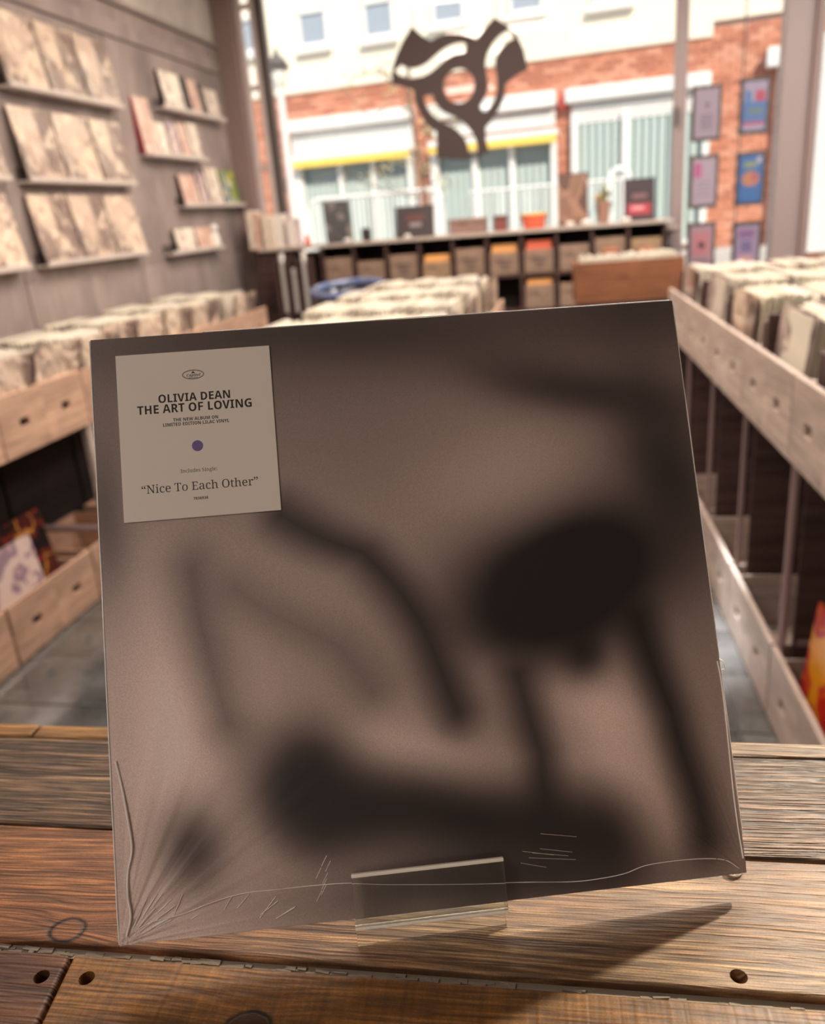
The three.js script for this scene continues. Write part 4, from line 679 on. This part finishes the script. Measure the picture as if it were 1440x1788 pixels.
// raised walkway with a white railing before the shops
{
  struct('terrace', bx(9, 0.8, 1.1), M([0.5, 0.46, 0.42], { roughness: 0.9 }), [-1.6, 0.25, -13.2], [0, -9 * D2R, 0]);
  const t = thing('railing', 'white tubular railing along the raised walk before the shops', 'railing', [-2.0, 0.65, -12.72], -9 * D2R);
  mesh('top_rail', tube([[-2.0, 0, 0], [-2.0, 0.95, 0], [-1.93, 1.08, 0], [-1.5, 1.1, 0], [-0.4, 1.1, 0], [0.05, 1.08, 0], [0.12, 0.95, 0], [0.12, 0, 0]], 0.03, 80, 8), mat.outWhite, t);
  mesh('lower_rail', cyl(0.016, 0.016, 2.1, 8), mat.outWhite, t, [-0.94, 0.2, 0], [0, 0, Math.PI / 2]);
  for (let i = 0; i < 26; i++) mesh('bar', cyl(0.011, 0.011, 0.88, 6), mat.outWhite, t, [-1.92 + i * 0.078, 0.64, 0]);
  const t2 = thing('railing', 'second white railing stretch, before the middle shop window', 'railing', [-0.1, 0.65, -12.42], -9 * D2R);
  mesh('top_rail', cyl(0.022, 0.022, 2.1, 8), mat.outWhite, t2, [-0.3, 1.02, 0], [0, 0, Math.PI / 2]); mesh('lower_rail', cyl(0.016, 0.016, 2.1, 8), mat.outWhite, t2, [-0.3, 0.2, 0], [0, 0, Math.PI / 2]);
  for (let i = 0; i < 27; i++) mesh('bar', cyl(0.011, 0.011, 0.82, 6), mat.outWhite, t2, [-1.32 + i * 0.078, 0.61, 0]);
  const t3 = thing('handrail', 'white hooped handrail end outside, between the cactus and the black and red cover', 'railing', [0.45, 0.65, -11.9]);
  mesh('hoop', tube([[0.02, 0, 0], [0, 0.7, 0], [0.0, 0.95, 0], [0.08, 1.12, 0], [0.2, 1.13, 0], [0.28, 1.02, 0]], 0.04, 40, 10), mat.outWhite, t3); mesh('foot_plate', cyl(0.07, 0.07, 0.02, 16), mat.outWhite, t3, [0.02, 0.01, 0]);
}
{
  const t = thing('street_lamp', 'slim pale street lamp with a dark lantern top outside the window', 'lamp post', [-3.57, -0.15, -11]);
  mesh('post', lathe([[0, 0], [0.11, 0], [0.1, 0.5], [0.055, 0.6], [0.045, 3.15], [0.07, 3.18], [0, 3.18]], 20), M([0.75, 0.68, 0.62], { roughness: 0.6 }), t);
  mesh('lantern_glass', lathe([[0, 3.18], [0.07, 3.18], [0.11, 3.4], [0, 3.4]], 8), P([0.75, 0.7, 0.6], { roughness: 0.3 }), t); mesh('lantern_cap', lathe([[0, 3.4], [0.15, 3.4], [0.1, 3.5], [0.03, 3.56], [0.02, 3.62], [0, 3.63]], 16), M([0.12, 0.1, 0.09]), t);
}
{ // thin young tree with sparse pale leaves
  const t = thing('street_tree', 'thin young tree with sparse pale leaves before the brick wall', 'tree', [-1.72, -0.15, -10.4]); seed = 404;
  const barkM = M([0.2, 0.14, 0.1], { roughness: 0.9 }), tips = [];
  mesh('trunk', tube([[0, 0, 0], [0.02, 1.0, 0], [-0.03, 2.0, 0.02], [-0.12, 2.8, 0], [-0.1, 3.3, 0]], 0.02, 20, 8), barkM, t);
  for (let i = 0; i < 16; i++) { const y = 1.75 + 1.4 * i / 16, a = rr(0, 6.28), l = rr(0.35, 0.75), x0 = -0.1 * (y - 1.6) / 1.4, p = [[x0, y, 0]]; for (let k = 1; k <= 3; k++) p.push([x0 + Math.cos(a) * l * k / 3 * 1.1 + rr(-0.04, 0.04) - 0.05 * k, y + rr(-0.02, 0.12) * k, Math.sin(a) * l * k / 3 * 0.6]); mesh('branch', tube(p, 0.007, 8, 5), barkM, t); for (let k = 0; k < 26; k++) { const q = rr(0.35, 1.1), e = p[3]; tips.push([x0 + (e[0] - x0) * q + rr(-0.1, 0.1), y + (e[1] - y) * q + rr(-0.1, 0.1), e[2] * q + rr(-0.1, 0.1)]); } }
  const lg = new THREE.CircleGeometry(0.022, 6); lg.scale(1, 0.6, 1);
  const im = new THREE.InstancedMesh(lg, M([0.6, 0.5, 0.26], { side: THREE.DoubleSide, roughness: 0.8 }), tips.length), m4 = new THREE.Matrix4(), q4 = new THREE.Quaternion();
  tips.forEach((p, i) => im.setMatrixAt(i, m4.compose(new THREE.Vector3(...p), q4.setFromEuler(new THREE.Euler(rr(0, 6), rr(0, 6), rr(0, 6))), new THREE.Vector3(1, 1, 1))));
  im.name = 'foliage'; im.userData.kind = 'stuff'; im.castShadow = true; t.add(im);
}

renderer.render(scene, camera);
